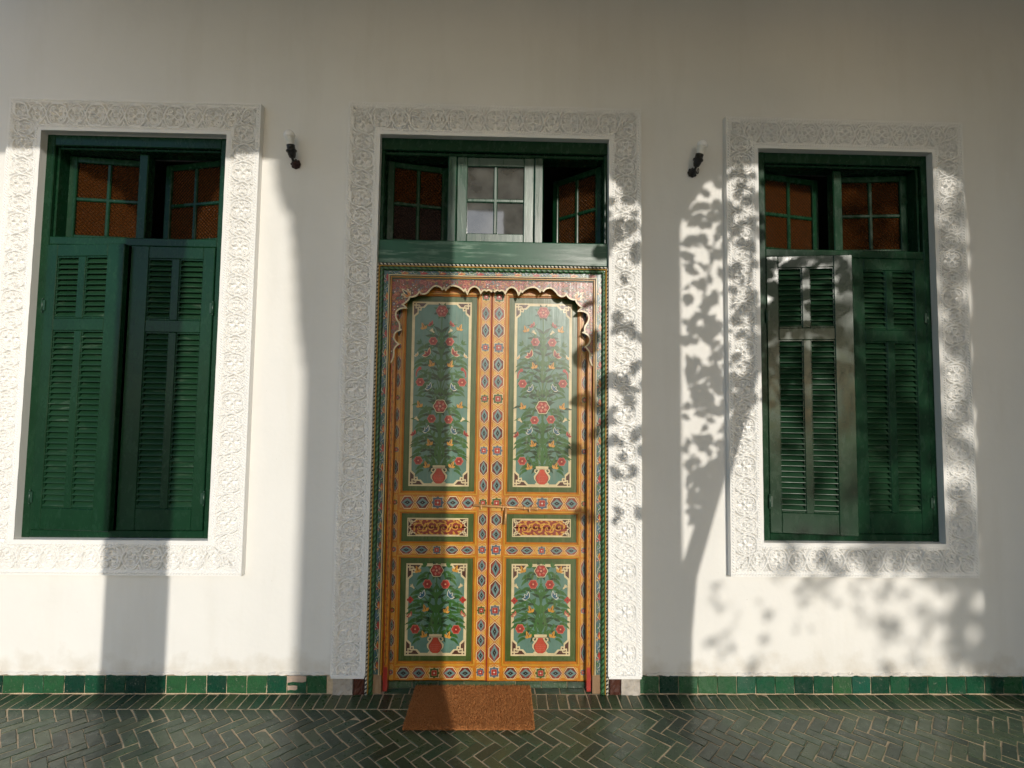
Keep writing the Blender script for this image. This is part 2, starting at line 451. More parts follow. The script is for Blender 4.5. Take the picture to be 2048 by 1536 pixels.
for k, (X, Y, ang) in enumerate(vis):
    v = rng.randrange(6); z = rng.uniform(-.0005, .0006); tl = (rng.gauss(0, .007), rng.gauss(0, .011))
    jx, jy, ja = rng.gauss(0, .0008), rng.gauss(0, .0008), rng.gauss(0, .6)
    M = brick_world(X + jx, Y + jy, ang + ja, v, z, tl)
    src = brick_mb[v]
    ys = [(M @ Vector(p)).y for p in src.v]
    if min(ys) > BY: continue
    cut = max(ys) > BY
    if singles < 300 and Y > -.62:
        if cut:
            t = MB(); add_to(t, src, M, BY - .002)
            if not t.f: continue
            c = Vector((X, Y, 0)); me = t.mesh('tile', M_FLOOR, c); o = link('tile', me, floor, c)
        else:
            o = link('tile', brick_me[v], floor); o.matrix_local = M
        singles += 1
    else: add_to(stuff, src, M, BY - .002 if cut else None)
for (X, Y, ang) in rest:
    v = rng.randrange(6); M = brick_world(X, Y, ang, v, rng.uniform(-.001, .001), (rng.gauss(0, .010), rng.gauss(0, .012)))
    src = brick_mb[v]; ys = [(M @ Vector(p)).y for p in src.v]
    if min(ys) > BY: continue
    add_to(stuff, src, M, BY - .002 if max(ys) > BY else None)
tag(part('tiles', stuff, M_FLOOR, floor), kind='stuff')
# border row
x = -3.3
while x < 3.75:
    v = rng.randrange(6)
    indoor = -.69 < x < .58
    M = brick_world(x, -.013 - BL / 2 + rng.gauss(0, .001), rng.gauss(0, .8), v, rng.uniform(-.001, .001), (rng.gauss(0, .012), rng.gauss(0, .02)))
    o = link('tile', brick_me[v], border); o.matrix_local = M
    x += BW + rng.gauss(0, .0006)
# threshold: a course of flat long bricks and a riser of upright tiles under the leaves
x = -.60
while x < .52:
    v = rng.randrange(6)
    M = Matrix.Translation((x + .066, .018, .001)) @ Matrix.Rotation(R(90 + rng.gauss(0, .5)), 4, 'Z')
    o = link('tile', brick_me[v], border); o.matrix_local = M
    x += BL + .002
riser = thing('door_threshold', 'low dark green tiled threshold under the painted door leaves', 'threshold', (-.053, .06, 0))
mb = MB(); mb.box(-.60, .52, .052, .28, -.003, .030); part('mortar_bed', mb, M_GROUT, riser)
for k in range(8):
    mt = tile_mesh('tile', .137, .034, .012, M_SKIRT, 50 + k, .001, .002)
    o = link('tile', mt.mesh('tile', M_FLOOR), riser); o.matrix_local = Matrix.Translation((-.60 + .07 + k * .14 + .053, -.0145, .0165)) @ Matrix.Rotation(R(90), 4, 'X')

# skirting of square green tiles
sk_mb = [tile_mesh('tile', .1015, .089, .012, M_SKIRT, 20 + k, .0012, .0025) for k in range(5)]
sk_me = [m.mesh('tile', M_SKIRT) for m in sk_mb]
for (name_l, xa, xb) in (('low skirting of glossy green square tiles left of the painted door', -3.3, -.83), ('low skirting of glossy green square tiles right of the painted door', .76, 3.74)):
    t = thing('tile_skirting', name_l, 'skirting', ((xa + xb) / 2, 0, 0), 'tile skirtings along the wall')
    mb = MB(); mb.box(xa, xb, -.009, -.0005, -.003, .0925); part('mortar_bed', mb, M_GROUT, t)
    n = int((xb - xa) / .1045)
    for k in range(n):
        X = xa + .0525 + k * .1045
        v = rng.randrange(5)
        o = link('tile', sk_me[v], t)
        o.matrix_local = Matrix.Translation((X - (xa + xb) / 2, -.0135 + rng.uniform(-.001, .001), .0475)) @ Matrix.Rotation(R(90) + rng.gauss(0, .012), 4, 'X') @ Matrix.Rotation(rng.gauss(0, .012), 4, 'Y')
        if abs(X + 1.10) < .053:
            o['label'] = 'broken green tile with its top glaze knocked off'
            ch = MB()
            P = [(-.05, .012), (-.02, .018), (.03, .014), (.05, .02), (.05, .046), (.01, .05), (-.03, .047), (-.05, .049)]
            ch.face([(X + a, -.0175 - rng.uniform(0, .002), .0475 + b) for a, b in P])
            ch.face([(X + a * .5 - .02, -.0178, .012 + b * .7) for a, b in P])
            part('bare_patch', ch, M_BRICKRED, t)
# crumbling stubs where the skirting meets the door surround
for (xa, xb, lab) in ((-.862, -.70, 'stub of crumbling plaster and brown wood at the left foot of the door'), (.60, .76, 'stub of crumbling plaster and brown wood at the right foot of the door')):
    t = thing('plaster_stub', lab, 'plaster stub', ((xa + xb) / 2, -.01, 0), 'stubs at the feet of the door')
    inner = (xb - .055, xb) if xa < 0 else (xa, xa + .055); outer = (xa, xb - .06) if xa < 0 else (xa + .06, xb)
    for (nm, (a, b), mt_, d) in (('wood_block', inner, M_DARKWOOD, .016), ('plaster_block', outer, M_CEMENT, .018)):
        mb = MB(); nx, nz = 6, 6
        g = [[(a + (b - a) * i / nx, -d - rng.uniform(0, .008), .098 * j / nz) for i in range(nx + 1)] for j in range(nz + 1)]
        for j in range(nz):
            for i in range(nx): mb.face([g[j][i], g[j][i + 1], g[j + 1][i + 1], g[j + 1][i]], smooth=False)
        mb.face([g[nz][i] for i in range(nx + 1)] + [(b, -.0005, .098), (a, -.0005, .098)])
        mb.face([g[j][0] for j in range(nz, -1, -1)] + [(a, -.0005, 0), (a, -.0005, .098)])
        mb.face([g[j][nx] for j in range(nz + 1)] + [(b, -.0005, .098), (b, -.0005, 0)])
        part(nm, mb, mt_, t)

# ------------------------------------------------------------------ carved stucco
BAND = .182
PER, FH = .212, .118          # carved module: period along, height across
def spiral(cx, cy, r0, r1, a0, turns, n=26):
    return [(cx + (r0 + (r1 - r0) * k / n) * math.cos(a0 + turns * 2 * math.pi * k / n), cy + (r0 + (r1 - r0) * k / n) * math.sin(a0 + turns * 2 * math.pi * k / n)) for k in range(n + 1)]
def bez(a, b, c, n=10):
    return [((1 - t) ** 2 * a[0] + 2 * t * (1 - t) * b[0] + t * t * c[0], (1 - t) ** 2 * a[1] + 2 * t * (1 - t) * b[1] + t * t * c[1]) for t in [k / n for k in range(n + 1)]]
def module_map():
    """relief of one carved module on a fine grid: ribbons, curls, bars"""
    nu, nv = 212, 118
    U, V = np.meshgrid((np.arange(nu) + .5) * PER / nu, (np.arange(nv) + .5) * FH / nv - FH / 2, indexing='xy')
    quarter = []                                            # one quarter of the motif; the rest is its mirror image
    def bz(*p): return bez(p[0], p[1], p[2], 14)
    quarter.append((bz((0, .0565), (.034, .063), (.047, .034)) + bz((.047, .034), (.053, .016), (.0565, 0)), .0046))
    quarter.append((bz((.0565, 0), (.064, .022), (.080, .044)) + bz((.080, .044), (.092, .056), (.106, .0565)), .0046))
    quarter.append((spiral(.0215, .0300, .0175, .0050, math.radians(250), 1.25, 30), .0038))
    quarter.append((bz((0, .0), (.006, .008), (.0155, .0135)), .0040))
    quarter.append((bz((.030, 0), (.041, .004), (.043, .016)), .0036)); quarter.append((spiral(.0365, .0135, .0062, .0020, 0.3, .8, 10), .0030))
    quarter.append((spiral(.0905, .0270, .0110, .0035, math.radians(160), -1.15, 22), .0036))
    quarter.append((bz((.072, 0), (.080, .004), (.0815, .018)), .0036)); quarter.append((bz((.106, .006), (.097, .006), (.090, .013)), .0034))
    quarter.append(([(.0945, 0), (.0945, .007)], .0034)); quarter.append((bz((.106, .034), (.103, .042), (.094, .044)), .0034))
    quarter.append(([(0, .059), (0, .046)], .0040)); quarter.append(([(.106, .059), (.106, .0475)], .0040)); quarter.append((bz((.053, .057), (.060, .050), (.064, .036)), .0040)); quarter.append((bz((.070, .057), (.067, .050), (.064, .042)), .0034))
    quarter.append(([(.0215, .0300), (.0216, .0302)], .0040)); quarter.append(([(.0905, .0270), (.0906, .0271)], .0028)); quarter.append(([(.011, .047), (.0112, .0472)], .0030))
    curves = []
    for q, w in quarter:
        for fx in (lambda x: x, lambda x: PER - x):
            for sy in (1, -1): curves.append(([(fx(x), sy * y) for x, y in q], w))
    H = np.zeros_like(U)
    for pts, w in curves:
        w = w * 1.28
        P = np.array(pts); seg = []
        for a, b in zip(P[:-1], P[1:]):
            m = max(1, int(np.hypot(*(b - a)) / .0012)); seg.append(a + (b - a) * (np.arange(m) / m)[:, None])
        P = np.vstack(seg + [P[-1:]])
        d = np.full(U.shape, 1e9)
        for c0 in range(0, len(P), 64):
            q = P[c0:c0 + 64]
            d = np.minimum(d, np.sqrt((U[..., None] - q[:, 0]) ** 2 + (V[..., None] - q[:, 1]) ** 2).min(-1))
        h = np.clip((w - d) / (w * .34) , 0, 1); H = np.maximum(H, h * h * (3 - 2 * h) * (1 if w > .0055 else .88))
    return H
MOD = module_map()
def sstep(a, b, x):
    t = np.clip((x - a) / (b - a), 0, 1); return t * t * (3 - 2 * t)
def band_height(s, t):
    """height above the wall of the carved band; s along, t from the outer edge inwards"""
    base = .040
    h = np.full(s.shape, base)
    # outer rope bead
    def bead(t0, w, pitch, amp):
        x = (t - t0) / (w / 2); prof = np.sqrt(np.clip(1 - x * x, 0, 1))
        tw = .62 + .38 * np.cos(2 * np.pi * (s / pitch + x * .35)); return np.where(np.abs(x) < 1, -.003 + prof * tw * amp * 1.5, 0)
    h += bead(.014, .013, .016, .005); h += bead(.158, .011, .014, .005)
    field = (t > .0275) & (t < .1475)
    sink = sstep(.0265, .0285, t) * (1 - sstep(.1465, .1485, t))
    iu = ((s / PER) % 1.0) * MOD.shape[1]; iv = np.clip((t - .0285) / FH, 0, .9999) * MOD.shape[0]
    i0 = np.floor(iu).astype(int) % MOD.shape[1]; j0 = np.floor(iv).astype(int)
    relief = MOD[j0, i0]
    h -= sink * .0215 * (1 - relief * .97)
    h -= .0025 * ((t > .022) & (t < .0262)) + .002 * ((t > .1495) & (t < .1510))
    h += .0006 * np.sin(s * 37 + 1) * np.sin(t * 60)
    return h
def carved_side(name, parent, p0, p1, inward, depth0=0.0, mitre=(True, True), phase=0.0):
    """one straight run of surround from outer corner p0 to p1 (x,z); inward = unit (x,z) towards the opening"""
    p0 = np.array(p0, float); p1 = np.array(p1, float); L = np.hypot(*(p1 - p0)); d = (p1 - p0) / L; n = np.array(inward, float)
    nt_ = 84; ts = np.linspace(0, BAND, nt_); ns = int(L / .0025)
    Sg = np.zeros((ns, nt_)); T = np.zeros((ns, nt_))
    for k, t in enumerate(ts):
        a = t if mitre[0] else 0; b = L - (t if mitre[1] else 0)
        Sg[:, k] = np.linspace(a, b, ns); T[:, k] = t
    Hh = band_height(Sg - L / 2 + phase, T)
    X = p0[0] + Sg * d[0] + T * n[0]; Z = p0[1] + Sg * d[1] + T * n[1]; Y = -Hh
    V = np.stack([X, Y, Z], -1).reshape(-1, 3)
    idx = np.arange(ns * nt_).reshape(ns, nt_)
    F = np.stack([idx[:-1, :-1], idx[1:, :-1], idx[1:, 1:], idx[:-1, 1:]], -1).reshape(-1, 4)
    # sides: outer skirt, inner reveal, and butt ends where there is no mitre
    extra = []; ev = []
    def skirt(ii, y1):
        base = len(V) + len(ev)
        for q in ii: ev.append((V[q][0], y1, V[q][2]))
        for k in range(len(ii) - 1): extra.append((ii[k], ii[k + 1], base + k + 1, base + k))
    skirt(list(idx[:, 0]), -.0005); skirt(list(idx[:, -1][::-1]), .010)
    skirt(list(idx[0, :][::-1]), -.0005); skirt(list(idx[-1, :]), -.0005)
    o3 = wpos(parent)
    V = np.vstack([V, np.array(ev)]) - np.array(o3)
    nq = len(F) + len(extra); F = np.vstack([F, np.array(extra)])
    # orient towards the camera side
    if (d[0] * n[1] - d[1] * n[0]) < 0: F = F[:, ::-1]
    me = bpy.data.meshes.new(name)
    me.vertices.add(len(V)); me.vertices.foreach_set('co', V.astype(np.float32).ravel())
    me.loops.add(nq * 4); me.loops.foreach_set('vertex_index', F.astype(np.int32).ravel())
    me.polygons.add(nq); me.polygons.foreach_set('loop_start', np.arange(nq, dtype=np.int32) * 4)
    me.polygons.foreach_set('use_smooth', np.array([True] * (nq - len(extra)) + [False] * len(extra)))
    me.update(calc_edges=True); me.validate()
    me.materials.append(M_STUCCO)
    return link(name, me, parent)
def surround(x0, x1, z0, z1, label, closed):
    t = thing('stucco_surround', label, 'stucco surround', ((x0 + x1) / 2, 0, z0), 'carved stucco surrounds')
    TL, TR, BR_, BL_ = (x0, z1), (x1, z1), (x1, z0), (x0, z0)
    carved_side('carved_panel', t, TL, TR, (0, -1))
    carved_side('carved_panel', t, BL_, TL, (1, 0), mitre=(closed, True), phase=.05)
    carved_side('carved_panel', t, TR, BR_, (-1, 0), mitre=(True, closed), phase=.05)
    if closed: carved_side('carved_panel', t, BR_, BL_, (0, 1))
    else:
        for (a, b) in ((x0, x0 + BAND), (x1 - BAND, x1)):     # plain fillet closing the foot
            mb = MB(); mb.box(a + .004, b - .004, -.0425, -.002, z0 - .012, z0 + .006, bev=.002); part('foot_fillet', mb, M_STUCCO, t)
    return t
surround(-2.718, -1.352, .614, 3.184, 'white carved stucco surround of the window left of the door', True)
surround(1.247, 2.611, .625, 3.179, 'white carved stucco surround of the window right of the door', True)
surround(-.873, .767, .104, 3.208, 'tall white carved stucco surround framing the painted door', False)

# ------------------------------------------------------------------ shuttered windows
def casement(parent, w, h, glass, hinge, ang, x, y, z, stile=.042, low_glass=None, mat=None):
    """four-pane sash; hinge 'L' or 'R', swung inwards by ang degrees"""
    mat = mat or M_GREEN
    sgn = 1 if hinge == 'L' else -1
    c = MB(); T = .035
    def bx(a, b, z0, z1, y0=0, y1=T, bv=.004):
        if sgn < 0: a, b = -b, -a
        c.box(a, b, y0, y1, z0, z1, bev=bv)
    bx(0, stile, 0, h); bx(w - stile, w, 0, h)
    bx(stile - .001, w - stile + .001, h - stile * .9, h - .001, .001, T - .001); bx(stile - .001, w - stile + .001, .001, stile * .95, .001, T - .001)
    bx(w / 2 - .011, w / 2 + .011, stile * .9, h - stile * .85, .004, T - .004, .005); bx(stile - .002, w - stile + .002, h / 2 - .011, h / 2 + .011, .005, T - .005, .005)
    o = link('casement', c.mesh('casement', mat), parent, (x, y, z), (0, 0, R(ang) * sgn))
    pw = w / 2 - .011 - stile; ph = h / 2 - .011 - stile * .9
    for k, (a, zz) in enumerate(((stile, stile * .95), (w / 2 + .011, stile * .95), (stile, h / 2 + .011), (w / 2 + .011, h / 2 + .011))):
        g = MB(); a0, a1 = a - .003, a + pw + .003
        if sgn < 0: a0, a1 = -a1, -a0
        g.box(a0, a1, .015, .019, zz - .003, zz + ph + .003)
        cx, cz = (a0 + a1) / 2, zz + ph / 2
        me = g.mesh('pane', low_glass if (low_glass and k < 2) else glass, (cx, .017, cz))
        link('pane', me, o, (cx, .017, cz))
    return o
SL_W = .127
sl = MB()
_pr = [(-.019, -.0022), (-.017, -.0034), (.019, -.0034), (.019, .0034), (-.017, .0034), (-.019, .0022)]
for k in range(len(_pr)):
    a, b = _pr[k], _pr[(k + 1) % len(_pr)]
    sl.face([(-SL_W / 2, a[0], a[1]), (SL_W / 2, a[0], a[1]), (SL_W / 2, b[0], b[1]), (-SL_W / 2, b[0], b[1])][::-1])
sl.face([(-SL_W / 2, *p) for p in _pr]); sl.face([(SL_W / 2, *p) for p in _pr][::-1])
SLAT = sl.mesh('slat', M_SLAT)
LEAF_W, LEAF_H = .4505, 1.537
def shutter(parent, hinge, ang, x, y, z):
    sgn = 1 if hinge == 'L' else -1
    c = MB(); T = .034
    def bx(a, b, z0, z1, y0=-T, y1=0.0, bv=.003):
        if sgn < 0: a, b = -b, -a
        c.box(a, b, y0, y1, z0, z1, bev=bv)
    f1 = (.062, .187); f2 = (.229, .354)
    bx(0, .062, 0, LEAF_H); bx(.354, LEAF_W, 0, LEAF_H)
    for (a, b) in ((0, .113), (1.063, 1.130), (1.470, LEAF_H)): bx(.0615, .3545, a + .0005, b - .0005, -T + .0007, -.0007)
    for (a, b) in ((.1128, 1.0632), (1.1298, 1.4702)):
        bx(.187, .229, a, b, -T + .0012, -.0012)
        for (p, q) in (f1, f2):                     # bevel strip round each louvre field
            bx(p - .001, p + .005, a, b, -T + .006, -.006, .002); bx(q - .005, q + .001, a, b, -T + .006, -.006, .002)
            bx(p, q, a - .001, a + .010, -T + .004, -.004, .003); bx(p, q, b - .008, b + .001, -T + .006, -.006, .002)
    o = link('shutter', c.mesh('shutter', M_GREEN), parent, (x, y, z), (0, 0, -R(ang) * sgn))
    for (p, q) in (f1, f2):
        for (a, b, n) in ((.1228, 1.0552, 31), (1.1398, 1.4622, 11)):
            pt = (b - a) / n
            for k in range(n):
                s_ = link('slat', SLAT, o, (sgn * (p + q) / 2, -T / 2 + .001, a + pt * (k + .5)), (R(48) + rng.gauss(0, .02), 0, 0))
    for zz in (.17, 1.20):
        h = MB(); h.tube([(0, 0, zz - .03), (0, 0, zz + .03)], .006, 8); h.lathe([(0, 0), (.005, .002), (.003, .008), (0, .012)], (0, 0, zz + .03), n=8); h.lathe([(0, 0), (.005, .002), (.003, .008), (0, .012)], (0, 0, zz - .03), (0, 0, -1), n=8)
        h.box(-.016, .0, -.002, .0025, zz - .028, zz + .028) if sgn < 0 else h.box(0, .016, -.002, .0025, zz - .028, zz + .028)
        lpart('hinge', h, M_IRON, o, (-sgn * .003, -T - .003, 0))
    return o
def shuttered_window(x0, x1, z0, z1, label, cfg):
    t = thing('shuttered_window', label, 'window', ((x0 + x1) / 2, 0, z0), 'green shuttered windows')
    xc = (x0 + x1) / 2
    fr = MB(); fw = .05
    fr.box(x0, x0 + fw, .002, .14, z0, z1, bev=.004); fr.box(x1 - fw, x1, .002, .14, z0, z1, bev=.004)
    fr.box(x0 + fw - .001, x1 - fw + .001, .003, .139, z1 - .062, z1 - .001, bev=.004); fr.box(x0 + fw - .001, x1 - fw + .001, .003, .139, z0 + .001, z0 + .042, bev=.004)
    fr.box(x0 + fw - .001, x1 - fw + .001, .004, .138, z0 + 1.585, z0 + 1.632, bev=.005)
    # stepped inner bead
    for (a, b) in ((x0 + fw, x0 + fw + .012), (x1 - fw - .012, x1 - fw)): fr.box(a, b, .022, .12, z0 + 1.631, z1 - .061, bev=.004)
    fr.box(x0 + fw + .011, x1 - fw - .011, .022, .12, z1 - .075, z1 - .0615, bev=.004)
    part('frame', fr, M_GREEN, t)
    mu = MB(); mu.box(xc - .026, xc + .026, .05, .11, z0 + 1.6315, z1 - .0745, bev=.005); part('mullion', mu, M_GREENH if False else M_GREEN, t)
    off = Vector((xc, 0, z0))
    w = (x1 - x0) / 2 - fw - .012 - .026 - .002; h = z1 - .0745 - (z0 + 1.6315) - .004
    casement(t, w, h, M_AMBER, 'L', cfg['cl'], x0 + fw + .013 - xc, .085, 1.634)
    casement(t, w, h, M_AMBER, 'R', cfg['cr'], x1 - fw - .013 - xc, .085, 1.634)
    shutter(t, 'L', cfg['sl'], x0 + fw + .003 - xc, .030, .045)
    shutter(t, 'R', cfg['sr'], x1 - fw - .003 - xc, .030, .045)
    return t
shuttered_window(-2.545, -1.535, .795, 3.002, 'green louvred shutters and amber panes left of the door, left leaf ajar in sun', dict(cl=6, cr=13, sl=5.6, sr=.8))
shuttered_window(1.437, 2.447, .806, 2.999, 'green louvred shutters and amber panes right of the door under leaf shadows', dict(cl=12, cr=5, sl=8.3, sr=.5))

# ------------------------------------------------------------------ transom window above the door
tw = thing('transom_window', 'dark green three-part window above the painted door, right sash swung open', 'window', (-.053, 0, 2.305))
fr = MB()
fr.box(-.695, .589, .000, .14, 2.958, 3.034, bev=.004)
fr.box(-.690, .584, .018, .12, 2.938, 2.9575, bev=.004)
fr.box(-.695, -.672, .002, .14, 2.4425, 2.9575, bev=.004); fr.box(.566, .589, .002, .14, 2.4425, 2.9575, bev=.004)
part('frame', fr, M_GREEN, tw)
bm_ = MB(); bm_.box(-.693, .590, -.012, .16, 2.308, 2.442, bev=.006); part('beam', bm_, M_GREENH, tw)
for (a, b) in ((-.318, -.268), (.172, .222)):
    m = MB(); m.box(a, b, .012, .09, 2.4425, 2.9375, bev=.005); part('mullion', m, M_GREENV, tw)
casement(tw, .352, .49, M_AMBER, 'L', 12, -.671 + .053, .075, 2.445 - 2.305, .040, M_RIBBED)
mid_sash = casement(tw, .436, .49, M_CLEAR, 'L', 0, -.266 + .053, .030, 2.445 - 2.305, .058, None, M_GREENV)
mid_sash.rotation_euler.x = R(1.8)
casement(tw, .342, .49, M_AMBER, 'R', 40, .565 + .053, .080, 2.445 - 2.305, .040)

# ================================================================== PAINTED DOOR
OR, YE, PY = (.50, .165, .008), (.54, .26, .022), (.57, .31, .05)
CR, TE, OL = (.64, .52, .30), (.102, .200, .155), (.050, .085, .012)
RD, PK, DR = (.36, .030, .016), (.52, .16, .11), (.13, .016, .009)
BK, BG, GN = (.010, .008, .008), (.14, .22, .21), (.034, .115, .016)
GD, BL_C, WH = (.013, .042, .009), (.03, .10, .15), (.66, .62, .52)
YF, BR_C = (.58, .27, .035), (.07, .022, .010)
XC = -.053
class Paint(MB):
    """flat painted shapes in door coordinates (u from the door's centre line, z up), each coat laid a hair above the last"""
    def __init__(s, y, st=.00025):
        super().__init__(); s.y = y; s.cx = 0.0; s.k = 0; s.coat = []
    def nxt(s): s.k += 1
    def P(s, u, z, l): return (XC + s.cx + u, s.y, z)
    def mesh(s, name, mats, off=(0, 0, 0)):
        order = sorted(set(s.coat)); n = len(order); step = max(3e-6, min(8e-6, .004 / max(1, n)))
        rank = {q: i for i, q in enumerate(order)}
        for f, q in zip(s.f, s.coat):
            y = s.y - (rank[q] + 1) * step
            for k in f: s.v[k] = (s.v[k][0], y, s.v[k][2])
        return super().mesh(name, mats, off)
    def poly(s, pts, c, l, nx=True):
        if nx: s.nxt()
        a = sum(pts[k][0] * pts[(k + 1) % len(pts)][1] - pts[(k + 1) % len(pts)][0] * pts[k][1] for k in range(len(pts)))
        if a < 0: pts = pts[::-1]
        s.coat.append((l, s.k)); s.face([s.P(u, z, l) for u, z in pts], 0, c)
    def rect(s, u0, u1, z0, z1, c, l): s.poly([(u0, z0), (u1, z0), (u1, z1), (u0, z1)], c, l)
    def stroke(s, pts, w, c, l, closed=False, taper=None):
        n = len(pts); q = []; s.nxt()
        for k in range(n):
            a = pts[(k - 1) % n] if closed else pts[max(k - 1, 0)]; b = pts[(k + 1) % n] if closed else pts[min(k + 1, n - 1)]; p = pts[k]
            d0 = Vector((p[0] - a[0], p[1] - a[1])); d1 = Vector((b[0] - p[0], b[1] - p[1]))
            if d0.length < 1e-7: d0 = d1
            if d1.length < 1e-7: d1 = d0
            d0.normalize(); d1.normalize(); t = d0 + d1
            if t.length < 1e-4: t = d0
            t.normalize(); nn = Vector((-t.y, t.x)); k_ = 1 / max(.45, nn.dot(Vector((-d0.y, d0.x))))
            ww = w / 2 * (taper(k / max(1, n - 1)) if taper else 1) * k_
            q.append(((p[0] + nn.x * ww, p[1] + nn.y * ww), (p[0] - nn.x * ww, p[1] - nn.y * ww)))
        for k in range(n if closed else n - 1):
            a, b = q[k], q[(k + 1) % n]; s.poly([a[0], a[1], b[1], b[0]], c, l, False)
    def disc(s, u, z, r, c, l, n=10, rz=None):
        rz = rz or r; s.poly([(u + r * math.cos(2 * math.pi * k / n), z + rz * math.sin(2 * math.pi * k / n)) for k in range(n)], c, l)
    def lobed(s, u, z, r, n, amp, c, l, ph=0.0):
        m = n * 5; s.poly([(u + r * (1 + amp * math.cos(n * a + ph)) * math.cos(a), z + r * (1 + amp * math.cos(n * a + ph)) * math.sin(a)) for a in [2 * math.pi * k / m for k in range(m)]], c, l)
    def leaf(s, p, ang, L, w, c, l, bend=.25, n=6):
        ca, sa = math.cos(ang), math.sin(ang); up, dn = [], []
        for k in range(n + 1):
            t = k / n; hw = w * math.sin(math.pi * t ** .8) * .5; b = bend * L * t * t
            for side, lst in ((1, up), (-1, dn)):
                x, y = L * t, b + side * hw; lst.append((p[0] + x * ca - y * sa, p[1] + x * sa + y * ca))
        s.poly(up + dn[::-1][1:-1], c, l)
def rose(p, u, z, r, l=6, leaves=True, deep=False):
    if leaves:
        for k in range(8): p.leaf((u, z), math.pi / 8 + k * math.pi / 4, r * 1.65, r * .62, GN if k % 2 else GD, l - 2, 0)
    p.lobed(u, z, r * 1.06, 6, .07, CR if not deep else PK, l); p.lobed(u, z, r * .95, 6, .07, DR, l + 1)
    p.lobed(u, z, r * .84, 6, .08, RD, l + 2)
    for k in range(5):
        a = k * 2 * math.pi / 5 + .3; p.leaf((u + r * .30 * math.cos(a), z + r * .30 * math.sin(a)), a + .55, r * .58, r * .34, PK, l + 3, .1)
    p.disc(u, z, r * .34, DR, l + 4, 8); p.disc(u, z, r * .22, PK, l + 5, 8); p.disc(u, z, r * .09, CR, l + 6, 6)
def small_rose(p, u, z, r, l=6):
    p.lobed(u, z, r * 1.08, 6, .08, PK, l); p.lobed(u, z, r * .94, 6, .09, RD, l + 1); p.lobed(u, z, r * .55, 5, .12, DR, l + 2); p.lobed(u, z, r * .42, 5, .12, RD, l + 3); p.disc(u, z, r * .16, CR, l + 4, 6)
def tri_flower(p, u, z, s, sg, c, edge, inner, l=6):
    """three-petalled bloom leaning outwards"""
    for (da, L) in ((.95, 1.25), (.05, .85), (-.95, .9)):
        a = math.pi / 2 - sg * (.55 - da * .9)
        p.leaf((u, z), a, s * L * 1.12, s * .62, edge, l, -.15 * sg); p.leaf((u, z + s * .03), a, s * L, s * .46, c, l + 1, -.15 * sg)
        p.leaf((u, z + s * .05), a, s * L * .7, s * .18, inner, l + 2, -.15 * sg)
def bud(p, u, z, s, sg, c, l=6):
    p.leaf((u - sg * s * .1, z - s * .3), math.pi / 2 + sg * .35, s * 1.55, s * .62, c, l, 0); p.leaf((u, z - s * .3), math.pi / 2 - sg * .5, s * .95, s * .55, c, l, 0); p.leaf((u - sg * s * .2, z - s * .3), math.pi / 2 + sg * 1.2, s * .8, s * .45, c, l, 0)
    p.leaf((u - sg * s * .1, z - s * .1), math.pi / 2 + sg * .35, s * 1.05, s * .16, BR_C, l + 1, 0)
def trumpet(p, u, z, s, sg, l=6):
    p.leaf((u - sg * s * .5, z - s * .5), math.pi / 4 if sg > 0 else math.pi * 3 / 4, s * 1.3, s * .5, CR, l, .0)
    for da in (-.55, 0, .55): p.leaf((u, z), (math.pi / 4 if sg > 0 else math.pi * 3 / 4) + da, s * .95, s * .36, CR, l + 1, 0)
def blossom_blue(p, u, z, s, sg, l=6):
    for (da, L) in ((.85, 1.2), (0.05, .9), (-1.0, .8)):
        a = math.pi / 2 - sg * (.5 - da * .9)
        p.leaf((u, z), a, s * L * 1.1, s * .58, WH, l, -.1 * sg); p.leaf((u, z + s * .04), a, s * L * .95, s * .38, BL_C, l + 1, -.1 * sg)
def bird_flower(p, u, z, s, sg, l=6):
    p.stroke(bez((u - sg * s * .3, z + s * .5), (u + sg * s * .5, z + s * .2), (u + sg * s * .4, z - s * 1.1), 7), s * .42, PK, l, taper=lambda t: 1.1 - .7 * t)
    p.stroke(bez((u - sg * s * .3, z + s * .5), (u + sg * s * .5, z + s * .2), (u + sg * s * .4, z - s * 1.0), 7), s * .28, RD, l + 1, taper=lambda t: 1.1 - .7 * t); p.disc(u - sg * s * .25, z + s * .5, s * .34, RD, l + 1, 7)
def sprig(p, u, z, s, sg, l=5):
    for da in (-.7, 0, .7): p.leaf((u - sg * s * .3, z - s * .3), (.7 if sg > 0 else math.pi - .7) + da, s * 1.0, s * .42, GN, l, 0)
class Flora(Paint):
    def __init__(s, y, cx): super().__init__(y); s.cx = cx
def stems(p, z0, u, z, sg, leaves=2, l=3):
    a, b, c = (0.0, z0), (sg * abs(u) * .12, z0 + (z - z0) * .72), (u, z)
    pts = bez(a, b, c, 9); p.stroke(pts, .0052, GN, l, taper=lambda t: 1.15 - .65 * t)
    for k in range(leaves):
        i = 3 + k * 3
        if i >= len(pts) - 1: break
        q = pts[i]; d = math.atan2(pts[i + 1][1] - q[1], pts[i + 1][0] - q[0])
        L = (.062, .05, .038, .03)[k]
        for s2 in (1, -1): p.leaf(q, d + s2 * .6, L * .85, .015, GN if s2 * sg > 0 else GD, l + 1, .28 * s2)
def frond(p, u0, z0, u1, z1, sg, w=.02, l=3):
    """broad curling leaf with a drooping tip"""
    m = ((u0 + u1) / 2 - sg * .004, max(z0, z1) + .012)
    p.stroke(bez((u0, z0), m, (u1, z1), 8), w, GN, l, taper=lambda t: math.sin(math.pi * min(1, .12 + t * .88)) ** .8)
    p.stroke(bez((u0, z0), m, (u1, z1), 8), w * .18, GD, l + 1, taper=lambda t: 1 - t)
